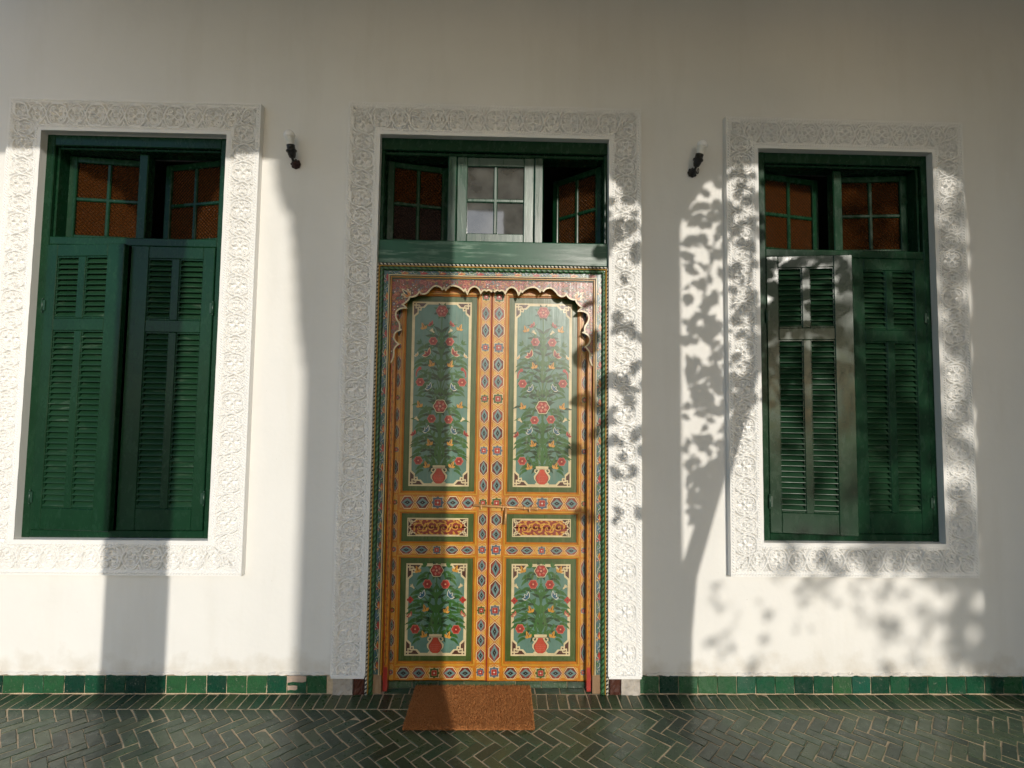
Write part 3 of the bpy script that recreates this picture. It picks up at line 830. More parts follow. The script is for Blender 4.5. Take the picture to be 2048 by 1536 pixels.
def vase(p, z, s=1.0, l=4):
    """cream two-handled vase with a red fish-scale belly; z = foot"""
    def outline(k): return [(x * k * s, z + y * s) for x, y in ((.034, 0), (.040, .008), (.030, .016), (.044, .034), (.046, .050), (.030, .070), (.022, .082), (.034, .090), (.035, .104), (.0, .105))]
    o = outline(1.0); p.poly(o + [(-x, y) for x, y in o[::-1][1:]], CR, l)
    for sg in (1, -1): p.stroke([(sg * x * s, z + y * s) for x, y in ((.030, .066), (.041, .074), (.040, .084), (.031, .086))], .006 * s, CR, l)
    b = [(x * s, z + y * s) for x, y in ((.012, .004), (.024, .014), (.033, .034), (.032, .048), (.020, .066), (.013, .080), (.013, .086), (0, .087))]
    p.poly([(x * 1.12, y + .0) for x, y in b] + [(-x * 1.12, y) for x, y in b[::-1][1:]], DR, l + 1); p.poly(b + [(-x, y) for x, y in b[::-1][1:]], (.50, .062, .026), l + 2)
    for j in range(4):
        for i in range(-2, 3):
            x = i * .012 + (j % 2) * .006
            if abs(x) < .027: p.stroke(bez((x * s - .005, z + (.018 + j * .010) * s), (x * s, z + (.024 + j * .01) * s), (x * s + .005, z + (.018 + j * .010) * s), 4), .0016, PK, l + 3)
    p.stroke([(-.034 * s, z + .0895 * s), (.034 * s, z + .0895 * s)], .002, BR_C, l + 1)
def knot_frame(p, u0, u1, z0, z1, field, l=1, k=1.0):
    """cream fret line with knotted, chamfered corners"""
    w = .0085 * k; d = .020 * k; ch = .052 * k
    p.rect(u0, u1, z0, z1, CR, l); p.rect(u0 + w, u1 - w, z0 + w, z1 - w, BR_C, l + 1)
    a0, a1, b0, b1 = u0 + w, u1 - w, z0 + w, z1 - w
    def octo(i, c1):   # field that steps in at the corners
        A, B, C_, D_ = a0 + i, a1 - i, b0 + i, b1 - i; g = d
        pts = []
        for (cx, cz, sx, sz) in ((A, C_, 1, 1), (B, C_, -1, 1), (B, D_, -1, -1), (A, D_, 1, -1)):
            q = [(cx, cz + sz * (c1 + g * .9)), (cx + sx * g, cz + sz * c1), (cx + sx * g, cz + sz * g), (cx + sx * c1, cz + sz * g), (cx + sx * (c1 + g * .9), cz)]
            if sx * sz < 0: q = q[::-1]
            pts += q
        return pts
    p.poly(octo(0, ch), CR, l + 2); p.poly(octo(w * .8, ch + w * .1), field, l + 3)
    for (cx, cz, sx, sz) in ((u0, z0, 1, 1), (u1, z0, -1, 1), (u1, z1, -1, -1), (u0, z1, 1, -1)):
        q = lambda x, y: (cx + sx * x * k, cz + sz * y * k)
        p.stroke([q(0, .020), q(.040, .020)], w * .85, CR, l + 4); p.stroke([q(.020, 0), q(.020, .040)], w * .85, CR, l + 4)
        p.stroke([q(.020, .036), q(.040, .036), q(.044, .044), q(.040, .020)], w * .8, CR, l + 4)
        p.poly([q(.030, .030), q(.053, .032), q(.050, .052), q(.032, .050)], CR, l + 4); p.poly([q(.036, .036), q(.045, .037), q(.044, .045), q(.037, .044)], BR_C, l + 5)

def fill_leaves(p, z0, z1, hw):
    """curling side leaves that fill the ground of the panel"""
    z = z0
    while z < z1:
        t = (z - z0) / (z1 - z0); lim = hw * (1 - .62 * max(0, t - .35) / .65)
        for sg in (1, -1):
            for u in (.052, .086, .120):
                if u > lim: continue
                uu, zz = sg * (u + rng.gauss(0, .004)), z + rng.gauss(0, .007) + u * .25
                a = math.pi / 2 - sg * (.35 + u * 7 + rng.gauss(0, .12))
                p.leaf((uu, zz), a, .040 + rng.uniform(-.005, .008), .0150, GN if rng.random() < .7 else GD, 2.2, -.55 * sg)
                p.leaf((uu, zz), a + sg * 1.15, .026, .0100, GN, 2.4, .35 * sg)
        z += .068
def upper_flora(p, zb):
    S_ = .000681
    Z = lambda y1: zb + (1896 - y1) * S_ - .0       # zoomed photograph rows measured on the real door -> metres above the panel's foot
    U = lambda x: x * S_
    base = zb + .144
    p.stroke([(0, base - .01), (.001, base + .2), (-.001, base + .5), (0, Z(450))], .0085, GN, 3, taper=lambda t: 1.2 - .5 * t)
    for y in (1730, 1590, 1450, 1330, 1060, 940, 810, 680, 540):
        for sg in (1, -1):
            L = .07 if y > 900 else .06
            p.leaf((0, Z(y + 60)), math.pi / 2 - sg * .5, L, .019, GN if (y // 10) % 2 else GD, 4, -.32 * sg)
    fl = [('tulip', 85, 515), ('bud', 140, 560), ('trum', 70, 578), ('rose', 68, 660), ('sprig', 180, 675), ('tri', 105, 765), ('tcr', 200, 785), ('bud', 68, 865), ('bird', 190, 915), ('rose', 170, 1000), ('blue', 95, 1050),
          ('bud', 160, 1200), ('rose', 68, 1305), ('trum', 185, 1310), ('blue', 105, 1405), ('tulip', 210, 1425), ('bud', 72, 1510), ('sprig', 200, 1515), ('rose', 165, 1645), ('bud', 95, 1690)]
    for (kind, x, y) in fl:
        for sg in (1, -1):
            u, z = sg * U(x) + rng.gauss(0, .0022), Z(y) + rng.gauss(0, .0022)
            z0 = max(base, z - (.075 + abs(u) * 1.25)); stems(p, z0, u, z, sg, 2 if abs(u) > .06 else 1)
            if abs(u) > .10:
                frond(p, u * .62, z - .030, u * 1.12, z - .055, sg, .022); frond(p, u * .75, z - .055, u * 1.15, z - .085, sg, .016); frond(p, u * .80, z - .03, u * .38, z - .012, -sg, .015)
            if kind == 'rose': small_rose(p, u, z, .0215)
            elif kind == 'bud': bud(p, u, z, .026, -sg, YF)
            elif kind == 'trum': trumpet(p, u, z, .020, sg)
            elif kind == 'tulip': tri_flower(p, u, z - .01, .022, sg, RD, PK, DR)
            elif kind == 'tri': tri_flower(p, u, z - .01, .034, sg, RD, CR, DR)
            elif kind == 'tcr': tri_flower(p, u, z - .006, .018, sg, CR, WH, YF)
            elif kind == 'bird': bird_flower(p, u, z, .030, sg)
            elif kind == 'blue': blossom_blue(p, u, z - .008, .030, sg)
            elif kind == 'sprig': sprig(p, u, z, .028, sg)
    fill_leaves(p, base + .02, Z(520), .13)
    rose(p, 0, Z(410), .031, deep=True); rose(p, 0, Z(1200), .036)
    vase(p, zb + .041, 1.0)
def lower_flora(p, zb):
    S_ = .000681
    Z = lambda y: zb + (1003 - y) * S_
    U = lambda x: x * S_
    base = zb + .144
    p.stroke([(0, base - .01), (.001, base + .15), (0, Z(340))], .0085, GN, 3, taper=lambda t: 1.2 - .5 * t)
    for y in (690, 570, 450):
        for sg in (1, -1):
            p.leaf((0, Z(y + 60)), math.pi / 2 - sg * .42, .095, .024, GN if (y // 10) % 2 else GD, 4, -.32 * sg)
    fl = [('sprig', 95, 240), ('bud', 145, 290), ('rose', 70, 398), ('trum', 192, 412), ('blue', 108, 492), ('dot', 212, 520), ('bud', 72, 602), ('tulip', 208, 632), ('rose', 162, 748), ('bud', 88, 805)]
    for (kind, x, y) in fl:
        for sg in (1, -1):
            u, z = sg * U(x) + rng.gauss(0, .0022), Z(y) + rng.gauss(0, .0022)
            z0 = max(base, z - (.075 + abs(u) * 1.25))
            if kind != 'sprig': stems(p, z0, u, z, sg, 2 if abs(u) > .06 else 1)
            if abs(u) > .09 and kind != 'sprig':
                frond(p, u * .62, z - .030, u * 1.12, z - .050, sg, .022); frond(p, u * .75, z - .055, u * 1.15, z - .085, sg, .016); frond(p, u * .80, z - .03, u * .40, z - .012, -sg, .015)
            if kind == 'rose': small_rose(p, u, z, .0225)
            elif kind == 'bud': bud(p, u, z, .026, -sg, YF)
            elif kind == 'trum': trumpet(p, u, z, .020, sg)
            elif kind == 'tulip': tri_flower(p, u, z - .01, .022, sg, RD, PK, CR)
            elif kind == 'dot': p.lobed(u, z, .016, 4, .2, RD, 6); p.disc(u, z, .004, DR, 7, 6)
            elif kind == 'blue': blossom_blue(p, u, z - .008, .032, sg)
            elif kind == 'sprig': sprig(p, u, z, .032, sg)
    fill_leaves(p, base + .02, Z(420), .13)
    rose(p, 0, Z(288), .034)
    vase(p, zb + .041, 1.0)
def scroll_field(p, u0, u1, zc, h):
    """yellow running scrolls on the red tablet"""
    n = 4; w = (u1 - u0) / n
    for k in range(n):
        cx = u0 + w * (k + .5); sg = 1 if k % 2 else -1
        pts = spiral(cx, zc + sg * .004, h * .40, .004, (0 if sg > 0 else math.pi), 1.35 * (1 if k % 2 else -1), 24)
        p.stroke(pts, .0050, YF, 6, taper=lambda t: 1.2 - .5 * t); p.disc(cx, zc + sg * .004, .0045, PY, 7, 6)
        for j in range(6):
            a = j * 1.05 + k; p.leaf((cx + h * .30 * math.cos(a), zc + h * .30 * math.sin(a)), a + .9, .026, .011, YF if j % 2 else PY, 7, .4)
    for k in range(9):
        x = u0 + (u1 - u0) * (k + .5) / 9
        p.disc(x, zc + h * .47, .007, YF, 5, 7, .004); p.disc(x, zc - h * .47, .007, YF, 5, 7, .004)
def lattice(p, a, b, width, units, horizontal, l=1, hexw=.6, alt=0):
    """strap-and-lozenge border from a to b; units like 'hhshh' (hexagon / square star)"""
    a = Vector(a); b = Vector(b); d = b - a; L = d.length; d.normalize(); n = Vector((-d.y, d.x)); n = n if not horizontal else Vector((0, 1))
    q = lambda s, t: (a.x + d.x * s + n.x * t, a.y + d.y * s + n.y * t)
    W = width / 2
    p.poly([q(0, -W), q(L, -W), q(L, W), q(0, W)], PY, l)
    for sd in (1, -1): p.stroke([q(0, sd * W * .86), q(L, sd * W * .86)], width * .13, OR, l + 1)
    m = len(units); pt = L / m; hl = pt * .435; hw = W * hexw * 1.18
    for k, ch in enumerate(units):
        s0 = pt * (k + .5)
        if k < m - 1 or True:
            e = pt * (k + 1); x = pt * .24
            for sd in (1, -1):
                p.stroke([q(e - x, sd * W * .85), q(e + (x if k < m - 1 else 0), -sd * W * .85 * (1 if k < m - 1 else 0))], width * .12, CR, l + 2)
                p.stroke([q(e - x, sd * W * .85), q(e + (x if k < m - 1 else 0), -sd * W * .85 * (1 if k < m - 1 else 0))], width * .085, OR, l + 3)
        if ch == 'h':
            hx = lambda k1, k2: [q(s0 - hl * k1, 0), q(s0 - hl * .45 * k1, hw * k2), q(s0 + hl * .45 * k1, hw * k2), q(s0 + hl * k1, 0), q(s0 + hl * .45 * k1, -hw * k2), q(s0 - hl * .45 * k1, -hw * k2)]
            p.poly(hx(1.22, 1.3), OR, l + 4); p.poly(hx(1.10, 1.16), CR, l + 5); p.poly(hx(1, 1), DR if (k + alt) % 2 else (.25, .04, .02), l + 6)
            lz = lambda k1, k2: [q(s0 - hl * k1, 0), q(s0, hw * k2), q(s0 + hl * k1, 0), q(s0, -hw * k2)]
            p.poly(lz(.86, .82), BG, l + 7); p.poly(lz(.46, .36), BK, l + 8); p.disc(*q(s0, 0), .0016, WH, l + 9, 5)
        else:
            g = min(hl, W * .8) * .78
            c = OL if (k + alt) % 2 else (.09, .12, .15)
            p.poly([q(s0 - g * 1.15, -g * 1.15), q(s0 + g * 1.15, -g * 1.15), q(s0 + g * 1.15, g * 1.15), q(s0 - g * 1.15, g * 1.15)], CR, l + 4)
            p.poly([q(s0 - g, -g), q(s0 + g, -g), q(s0 + g, g), q(s0 - g, g)], c, l + 5); p.poly([q(s0 - g * 1.35, 0), q(s0, -g * 1.35), q(s0 + g * 1.35, 0), q(s0, g * 1.35)], c, l + 5.5)
            for j in range(4): 
                aa = math.pi / 4 + j * math.pi / 2; p.disc(*q(s0 + g * .42 * math.cos(aa), g * .42 * math.sin(aa)), g * .42, PK, l + 6, 7); p.disc(*q(s0 + g * .42 * math.cos(aa), g * .42 * math.sin(aa)), g * .32, RD, l + 7, 7)
            p.disc(*q(s0, 0), g * .2, WH, l + 8, 6)

door = thing('painted_door', 'double door painted with flower vases, orange lattice borders and a scalloped arch', 'door', (XC, 0, 0))
LY = .050                            # front of the leaves
PANELS = ((1.047, 2.145), (.772, .932), (.132, .690))
def leaf_half(sg):
    """one door leaf; sg = -1 left, +1 right. u measured from the centre line"""
    uo, ui = .546, (.008 if sg < 0 else -.004)          # outer and inner edges
    pi, po = (.086, .489) if sg < 0 else (.090, .484)
    zb, zt = (.036, 2.205) if sg < 0 else (.033, 2.205)
    m = MB()
    def bx(a, b, z0, z1, y0, y1, c, bev=.003):
        a, b = sorted((sg * a, sg * b)); m.box(XC + a, XC + b, y0, y1, z0, z1, 0, c, bev=bev)
    bx(ui, pi, zb, zt, LY, LY + .04, OR); bx(po, uo, zb, zt, LY, LY + .04, OR)
    for (a, b) in ((zb, .132), (.690, .772), (.932, 1.047), (2.145, zt)): bx(pi - .001, po + .001, a + .0006, b - .0006, LY + .0006, LY + .0394, OR)
    leaf = part('door_leaf', m, M_PAINT, door)
    for k, (z0, z1) in enumerate(PANELS):
        a, b = sorted((sg * pi, sg * po)); pm = MB()
        pm.box(XC + a - .004, XC + b + .004, LY + .012, LY + .030, z0 - .004, z1 + .004, 0, OL)
        pn = part('panel', pm, M_PAINT, leaf)
        # moulding round the panel: two stepped orange beads with rounded ears
        mo = MB()
        for (i, yy, cc, w) in ((-.009, LY - .006, YE, .009), (0, LY + .003, BR_C, .003), (.003, LY + .004, OR, .006)):
            for (x0, x1, y0, y1) in ((a - .006 + i, b + .006 - i, z0 - .006 + i, z0 - .006 + i + w), (a - .006 + i, b + .006 - i, z1 + .006 - i - w, z1 + .006 - i), (a - .006 + i, a - .006 + i + w, z0 - .006 + i + w, z1 + .006 - i - w), (b + .006 - i - w, b + .006 - i, z0 - .006 + i + w, z1 + .006 - i - w)):
                mo.box(XC + x0, XC + x1, yy, LY + .014, y0, y1, 0, cc, bev=.0015)
        part('panel_moulding', mo, M_PAINT, leaf)
        fl = Flora(LY + .0117, (a + b) / 2); hw = (b - a) / 2; e = .034
        if k == 1:
            knot_frame(fl, -hw + e, hw - e, z0 + .031, z1 - .029, (.25, .035, .014), -8, .62); scroll_field(fl, -hw + e + .035, hw - e - .035, (z0 + z1) / 2, .078)
        else:
            knot_frame(fl, -hw + e, hw - e, z0 + e - .004, z1 - e, TE, -8, 1.0)
            (upper_flora if k == 0 else lower_flora)(fl, z0)
        part('painted_flowers' if k != 1 else 'painted_scrolls', fl, M_PAINT, leaf)
    lt = Paint(LY - .0004)
    ci, co = sg * (ui + pi - .015) / 2, sg * (po + .016 + uo - .003) / 2
    wi, wo = pi - .017 - ui - .003, uo - po - .020
    for (cx, w) in ((ci, wi), (co, wo)):
        lattice(lt, (cx, 1.038), (cx, 2.19), w, 'hhshhshhshhs', False, 1, .62)
        lattice(lt, (cx, .78), (cx, .938), w, 'hh', False, 1, .62); lattice(lt, (cx, .130), (cx, .690), w, 'hhhshhh' if sg < 0 else 'hhshh', False, 1, .62)
        for zc, hh in ((.990, .088), (.735, .074), (.082, .080)): lattice(lt, (cx, zc - hh / 2), (cx, zc + hh / 2), w, 's', False, 1, .62, 1 if zc > .8 else 0)
    a, b = sorted((sg * (pi - .006), sg * (po + .008)))
    lattice(lt, (a, .990), (b, .990), .084, 'hhshh', True, 1, .62); lattice(lt, (a, .733), (b, .733), .058, 'hhshh', True, 1, .62); lattice(lt, (a, .078), (b, .078), .072, 'hhshh', True, 1, .66, 1)
    part('painted_lattice', lt, M_PAINT, leaf)
    return leaf
leaf_half(-1); leaf_half(1)
# meeting strip
mb = MB(); mb.box(XC - .010, XC - .004, LY - .004, LY + .02, .036, 2.2, 0, (.30, .02, .015), bev=.002); part('meeting_strip', mb, M_PAINT, door)
# bolt across the leaves
bt = MB(); Yb = LY - .022
bt.tube([(-.146, Yb, .981), (.205, Yb, .964)], .0065, 10); bt.lathe([(0, 0), (.009, .003), (.011, .010), (.009, .017), (0, .02)], (.128, Yb, .9677), (1, 0, -.05), 10)
bt.lathe([(0, 0), (.008, .003), (.010, .010), (.006, .020), (0, .022)], (.196, Yb, .9645), (1, 0, -.05), 10)
bolt = part('bolt', bt, M_BOLT, door)
lv = MB(); lv.tube([(.036, Yb - .002, .972), (.034, Yb - .016, .93), (.030, Yb - .02, .884)], [.007, .0065, .0075], 10); part('lever', lv, M_BOLT, bolt)
for x in (-.10, .02, .165):
    st = MB(); st.box(x - .005, x + .005, Yb - .008, LY + .002, .972 - .05 * (x + .1) - .012, .972 - .05 * (x + .1) + .014, bev=.002); part('staple', st, M_BOLT, bolt)

# portal: rope, twist, painted band, fillets
ZT = 2.306
def frame_path(u, z, zb=0.002, step=.02):
    pts = []
    n = int((z - zb) / step); pts += [(XC - u, zb + (z - zb) * k / n) for k in range(n)]
    m = int(2 * u / step); pts += [(XC - u + 2 * u * k / m, z) for k in range(m)]
    pts += [(XC + u, z - (z - zb) * k / n) for k in range(n + 1)]
    return pts
def run(name, u, z, r, y, cfun, rfun, mat, step, n, zb=.002):
    """left post, head and right post of a round moulding as three meshes joined in one part"""
    m = MB()
    k1 = max(2, int((z - zb) / step)); k2 = max(2, int(2 * u / step))
    m.tube([(XC - u, y, zb + (z - zb) * k / k1) for k in range(k1 + 1)], r, n, 0, None, cfun, rfun)
    m.tube([(XC - u + 2 * u * k / k2, y, z) for k in range(k2 + 1)], r, n, 0, None, cfun, rfun)
    m.tube([(XC + u, y, zb + (z - zb) * k / k1) for k in range(k1 + 1)], r, n, 0, None, cfun, rfun)
    return part(name, m, mat, door)
tau = 2 * math.pi
run('rope_moulding', .637, ZT - .006, .0065, -.020, lambda th, L: WH if ((th / tau * 1 + L / .021) % 1.0) < .5 else BK, lambda th, L: 1 + .10 * math.cos(th + tau * L / .021), M_PAINT, .0042, 10)
run('gold_bead', .6275, ZT - .0155, .0036, -.019, lambda th, L: (.50, .28, .05), None, M_PAINT, .2, 8)
run('twisted_moulding', .6135, ZT - .0295, .0115, -.016, lambda th, L: (.035, .13, .045) if ((2 * th / tau + L / .030) % 1.0) < .62 else (.012, .035, .014), lambda th, L: 1 + .13 * math.cos(2 * th + tau * L / .030), M_PAINT, .006, 12)
bd = MB()
for (x0, x1, z0, z1) in ((-.645, -.560, .002, ZT), (.560, .645, .002, ZT)):
    bd.box(XC + x0, XC + x1, -.012, .045, z0 + .10, z1, 0, TE); bd.box(XC + x0, XC + x1, -.0115, .0445, z0, z0 + .0995, 1)
bd.box(XC - .5595, XC + .5595, -.0119, .0449, 2.222, ZT, 0, TE)
part('jamb', bd, [M_PAINT, M_RAW], door)
fb = Paint(-.0124)
GRD = (.045, .105, .10)
fb.rect(-.602, -.577, .10, 2.270, GRD, 0); fb.rect(.577, .602, .10, 2.270, GRD, 0); fb.rect(-.602, .602, 2.2455, 2.2705, GRD, .4)
def band_motifs(org, d, L, k0):
    d = Vector(d); n = Vector((-d.y, d.x)); q = lambda s, t: (org[0] + d.x * s + n.x * t, org[1] + d.y * s + n.y * t); ang = math.atan2(d.y, d.x)
    cols = [RD, BL_C, YF, GN, RD, (.10, .17, .22)]
    npt = int(L / .008); fb.stroke([q(L * k / npt, .0075 * math.sin(L * k / npt / .060 * math.pi)) for k in range(npt + 1)], .0018, CR, 2)
    s = .015; k = k0
    while s < L - .02:
        sg = 1 if k % 2 else -1; c = cols[k % 6]; c2 = cols[(k + 2) % 6]
        fb.leaf(q(s, sg * .009), ang - sg * .25, .044, .017, c, 3, .18 * sg); fb.leaf(q(s + .006, sg * .008), ang - sg * .25, .028, .007, c2, 4, .18 * sg)
        fb.disc(*q(s + .002, -sg * .006), .0055, c2, 3, 7); fb.disc(*q(s + .002, -sg * .006), .0022, WH, 5, 5)
        fb.stroke([q(s + .010, sg * .004), q(s + .020, -sg * .009), q(s + .032, -sg * .010), q(s + .036, -sg * .005)], .002, WH, 4)
        fb.leaf(q(s + .028, -sg * .002), ang - sg * .9, .016, .007, GN, 3, .1)
        s += .052; k += 1
band_motifs((-.5895, .11), (0, 1), 2.13, 0); band_motifs((.5895, .11), (0, 1), 2.13, 3); band_motifs((-.575, 2.258), (1, 0), 1.15, 1)
part('painted_band', fb, M_PAINT, door)
fi = MB()
for (i, c, y, w) in ((0, CR, -.020, .006), (.007, BR_C, -.014, .004), (.012, YE, -.022, .006)):
    for sg in (-1, 1):
        a, b = sorted((sg * (.576 - i), sg * (.576 - i - w))); fi.box(XC + a, XC + b, y, .03, .10, 2.244 - i, 0, c, bev=.0012)
    fi.box(XC - .576 + i + w, XC + .576 - i - w, y + .0006, .03, 2.244 - i - w, 2.244 - i - .0006, 0, c, bev=.0012)
part('fillet', fi, M_PAINT, door)
# inner posts: orange with a red leaf twist
for sg in (-1, 1):
    a, b = sorted((sg * .557, sg * .530)); m = MB(); m.box(XC + a, XC + b, .004, .049, .06, 2.215, 0, OR, bev=.002); m.box(XC + a + .002, XC + b - .002, .006, .047, .004, .0595, 0, (.35, .03, .02))
    post = part('inner_post', m, M_PAINT, door)
    pp = Paint(.0034); c = (a + b) / 2
    pp.rect(a + .002, b - .002, .06, .13, RD, 1); pp.stroke([(a + .0045 if sg < 0 else b - .0045, .13), (a + .0045 if sg < 0 else b - .0045, 2.2)], .004, RD, 1)
    z = .14; k = 0
    while z < 1.85:
        s2 = 1 if k % 2 else -1
        pp.leaf((c - s2 * .005, z), math.pi / 2 - s2 * .25, .05, .013, YE, 2, .15 * s2); pp.stroke(bez((c + s2 * .006, z), (c - s2 * .006, z + .02), (c + s2 * .003, z + .045), 5), .0026, DR, 3)
        z += .034; k += 1
    part('painted_twist', pp, M_PAINT, post)
# scalloped arch board
def arcs():
    """inner edge of the left half, from the low tip up to the crown, measured in zoomed photograph pixels and turned into metres"""
    q = lambda u, v: (-.572 + u * .000358 + .006, 2.216 - v * .000358)
    seg = [((28, 1290), (86, 1215), (72, 1100)), ((72, 1100), (86, 1040), (146, 1000)), ((146, 1000), (50, 930), (72, 870)), ((72, 870), (84, 800), (176, 775)), ((150, 758), (170, 690), (120, 640)), ((120, 640), (60, 540), (110, 480)), ((110, 480), (160, 430), (250, 440)),
           ((250, 440), (235, 415), (190, 385)), ((190, 385), (280, 330), (292, 275)), ((292, 262), (400, 275), (442, 180)), ((442, 180), (500, 250), (570, 190)), ((570, 190), (640, 90), (700, 82)), ((700, 82), (770, 90), (800, 140)), ((800, 140), (818, 125), (826, 100)), ((826, 100), (838, 130), (850, 148)),
           ((850, 148), (890, 80), (960, 76)), ((960, 76), (1060, 80), (1130, 160)), ((1150, 130), (1165, 170), (1185, 200)), ((1185, 200), (1210, 100), (1290, 84)), ((1290, 84), (1360, 90), (1392, 185)), ((1392, 185), (1430, 110), (1480, 150)), ((1480, 150), (1520, 115), (1555, 160)), ((1555, 160), (1575, 130), (1598, 130))]
    pts = []
    for a, b, c in seg: pts += bez(q(*a), q(*b), q(*c), 5)
    out = [pts[0]]
    for p in pts[1:]:
        if (Vector(p) - Vector(out[-1])).length > .0012: out.append(p)
    return out
left = arcs(); left[-1] = (0.0, left[-1][1])
edge = left + [(-u, z) for u, z in left[::-1][1:]]
outer = [(-.563 + 1.126 * 0, left[0][1])]
m = MB(); BY0, BY1 = -.004, .014
topz = 2.232
# front face as strips: pair each edge point with a point on the outer rectangle
def outer_pt(u, z):
    if z > 1.95 and abs(u) < .47: return (u * .563 / .47 if False else u, topz)
    return (math.copysign(.563, u), z)
ops = []
for (u, z) in edge:
    ops.append((u, z))
front = [(-.563, edge[0][1] - .001)] + edge + [(.563, edge[-1][1] - .001), (.563, topz), (-.563, topz)]
ar = sum(front[k][0] * front[(k + 1) % len(front)][1] - front[(k + 1) % len(front)][0] * front[k][1] for k in range(len(front)))
if ar < 0: front = front[::-1]
ARCHC = (.22, .045, .035)
m.face([(XC + u, BY0, z) for u, z in front], 0, ARCHC)
for k in range(len(front)):
    a, b = front[k], front[(k + 1) % len(front)]
    m.face([(XC + a[0], BY0, a[1]), (XC + a[0], BY1, a[1]), (XC + b[0], BY1, b[1]), (XC + b[0], BY0, b[1])], 0, CR)
arch = part('scalloped_arch', m, M_PAINT, door)
pa = Paint(BY0 - .0004)
inset = edge
pa.stroke(edge, .0082, CR, 8)
def inside(u, z):
    c = False; n = len(front); j = n - 1
    for i in range(n):
        if (front[i][1] > z) != (front[j][1] > z) and u < (front[j][0] - front[i][0]) * (z - front[i][1]) / (front[j][1] - front[i][1]) + front[i][0]: c = not c
        j = i
    return c
rr = random.Random(3); cnt = 0; cols = [(.12, .15, .16), PK, (.30, .10, .03), (.42, .06, .04), OL, (.45, .20, .05)]
spots = []
for _ in range(4000):
    u = rr.uniform(-.553, 0); z = rr.uniform(1.78, 2.222)
    if not inside(u, z) or not inside(u, z - .012) or not inside(u + .012, z): continue
    if any((u - a) ** 2 + (z - b) ** 2 < .017 ** 2 for a, b in spots): continue
    spots.append((u, z))
for k, (u, z) in enumerate(spots):
    for sg in (1, -1):
        a0 = rr.uniform(0, 6); c = cols[k % 6]; r = .013 if inside(u, z - .02) else .008
        sp = [(-sg * 0 + (u + (x - 0)) * (1 if sg > 0 else -1), z + y) for x, y in spiral(0, 0, r, .003, a0, 1.1, 10)]
        pa.stroke(sp, .0042, c, 3 + k % 3, taper=lambda t: .5 + .7 * t); pa.disc(sp[-1][0], sp[-1][1], .0034, WH if k % 4 == 0 else cols[(k + 2) % 6], 7, 6)
        for j in range(2): pa.leaf(((u + r * .8 * math.cos(a0 + j * 2)) * sg, z + r * .8 * math.sin(a0 + j * 2)), a0 * sg + j * 2.2, .020, .008, cols[(k + j + 1) % 6], 2, .3)
for sg in (1, -1):                                   # cream palmettes in the two upper corners
    for da, L in ((0, .062), (.5, .048), (-.5, .048), (.95, .034), (-.95, .034)):
        a = math.radians(135) + da; a = a if sg < 0 else math.pi - a
        pa.leaf((sg * .462, 2.124), a, L, L * .34, CR, 8, 0); pa.leaf((sg * .462, 2.124), a, L * .82, L * .20, OR if da else BK, 9, 0)
part('painted_scrolls', pa, M_PAINT, arch)

# ================================================================== wall lamps
def lamp(x, z, lean, cap_mat, label, ring):
    t = thing('wall_lamp', label, 'wall lamp', (x, 0, z), 'bare bulb wall lamps')
    m = MB(); n = 40
    pr = [(0.022, 0), (.026, .004), (.024, .012), (.017, .018), (.014, .030), (.008, .036), (0, .037)]
    m.lathe(pr, (x, 0, z), (0, -1, 0), 16)
    for k in range(8):
        a = k * tau / 8; m.lathe([(0, 0), (.0075, .003), (.0075, .010), (0, .014)], (x + .021 * math.cos(a), -.002, z + .021 * math.sin(a)), (0, -1, 0), 8)
    part('rosette', m, cap_mat, t)
    if ring:
        r_ = MB(); r_.tube([(x + .024 + .004 * math.cos(a), -.028 - .012 * math.sin(a) * .3, z + .014 * math.sin(a)) for a in [tau * k / 14 for k in range(15)]], .0022, 6); part('ring', r_, M_BLACK, t)
    d = Vector((lean, -.18, 1)).normalized()
    base = Vector((x, -.030, z)) + Vector((lean * .020, -.018, .012))
    arm = MB(); arm.tube([(x, -.012, z), (x, -.034, z + .002), tuple(base - d * .004), tuple(base + d * .012)], .0075, 8); part('arm', arm, M_BLACK, t)
    s = MB(); s.lathe([(.006, 0), (.015, .004), (.021, .020), (.022, .030), (.028, .036), (.029, .042), (.023, .047), (.0215, .062), (.0225, .070), (.0185, .071), (0, .066)], base, d, 20)
    part('socket', s, M_BLACK, t)
    b = MB(); b.lathe([(.016, .066), (.0165, .074), (.022, .098), (.0295, .112)], base, d, 20); bulb = part('bulb_collar', b, M_BULBNECK, t)
    g = MB(); pf = [(.0285, .1125)] + [(.0305 * math.cos(a), .118 + .0305 * math.sin(a) * 1.05) for a in [R(-6 + k * 96 / 9) for k in range(10)]]
    pf[-1] = (0.0001, pf[-1][1]); g.lathe(pf, base, d, 20); part('bulb', g, M_BULB, t)
lamp(-1.163, 2.858, -.11, M_RUST, 'bare bulb in black socket on a reddish iron rosette left of the door', False)
lamp(1.067, 2.862, .24, M_BLACK, 'bare bulb in black socket on a black rosette right of the door, leaning right', True)

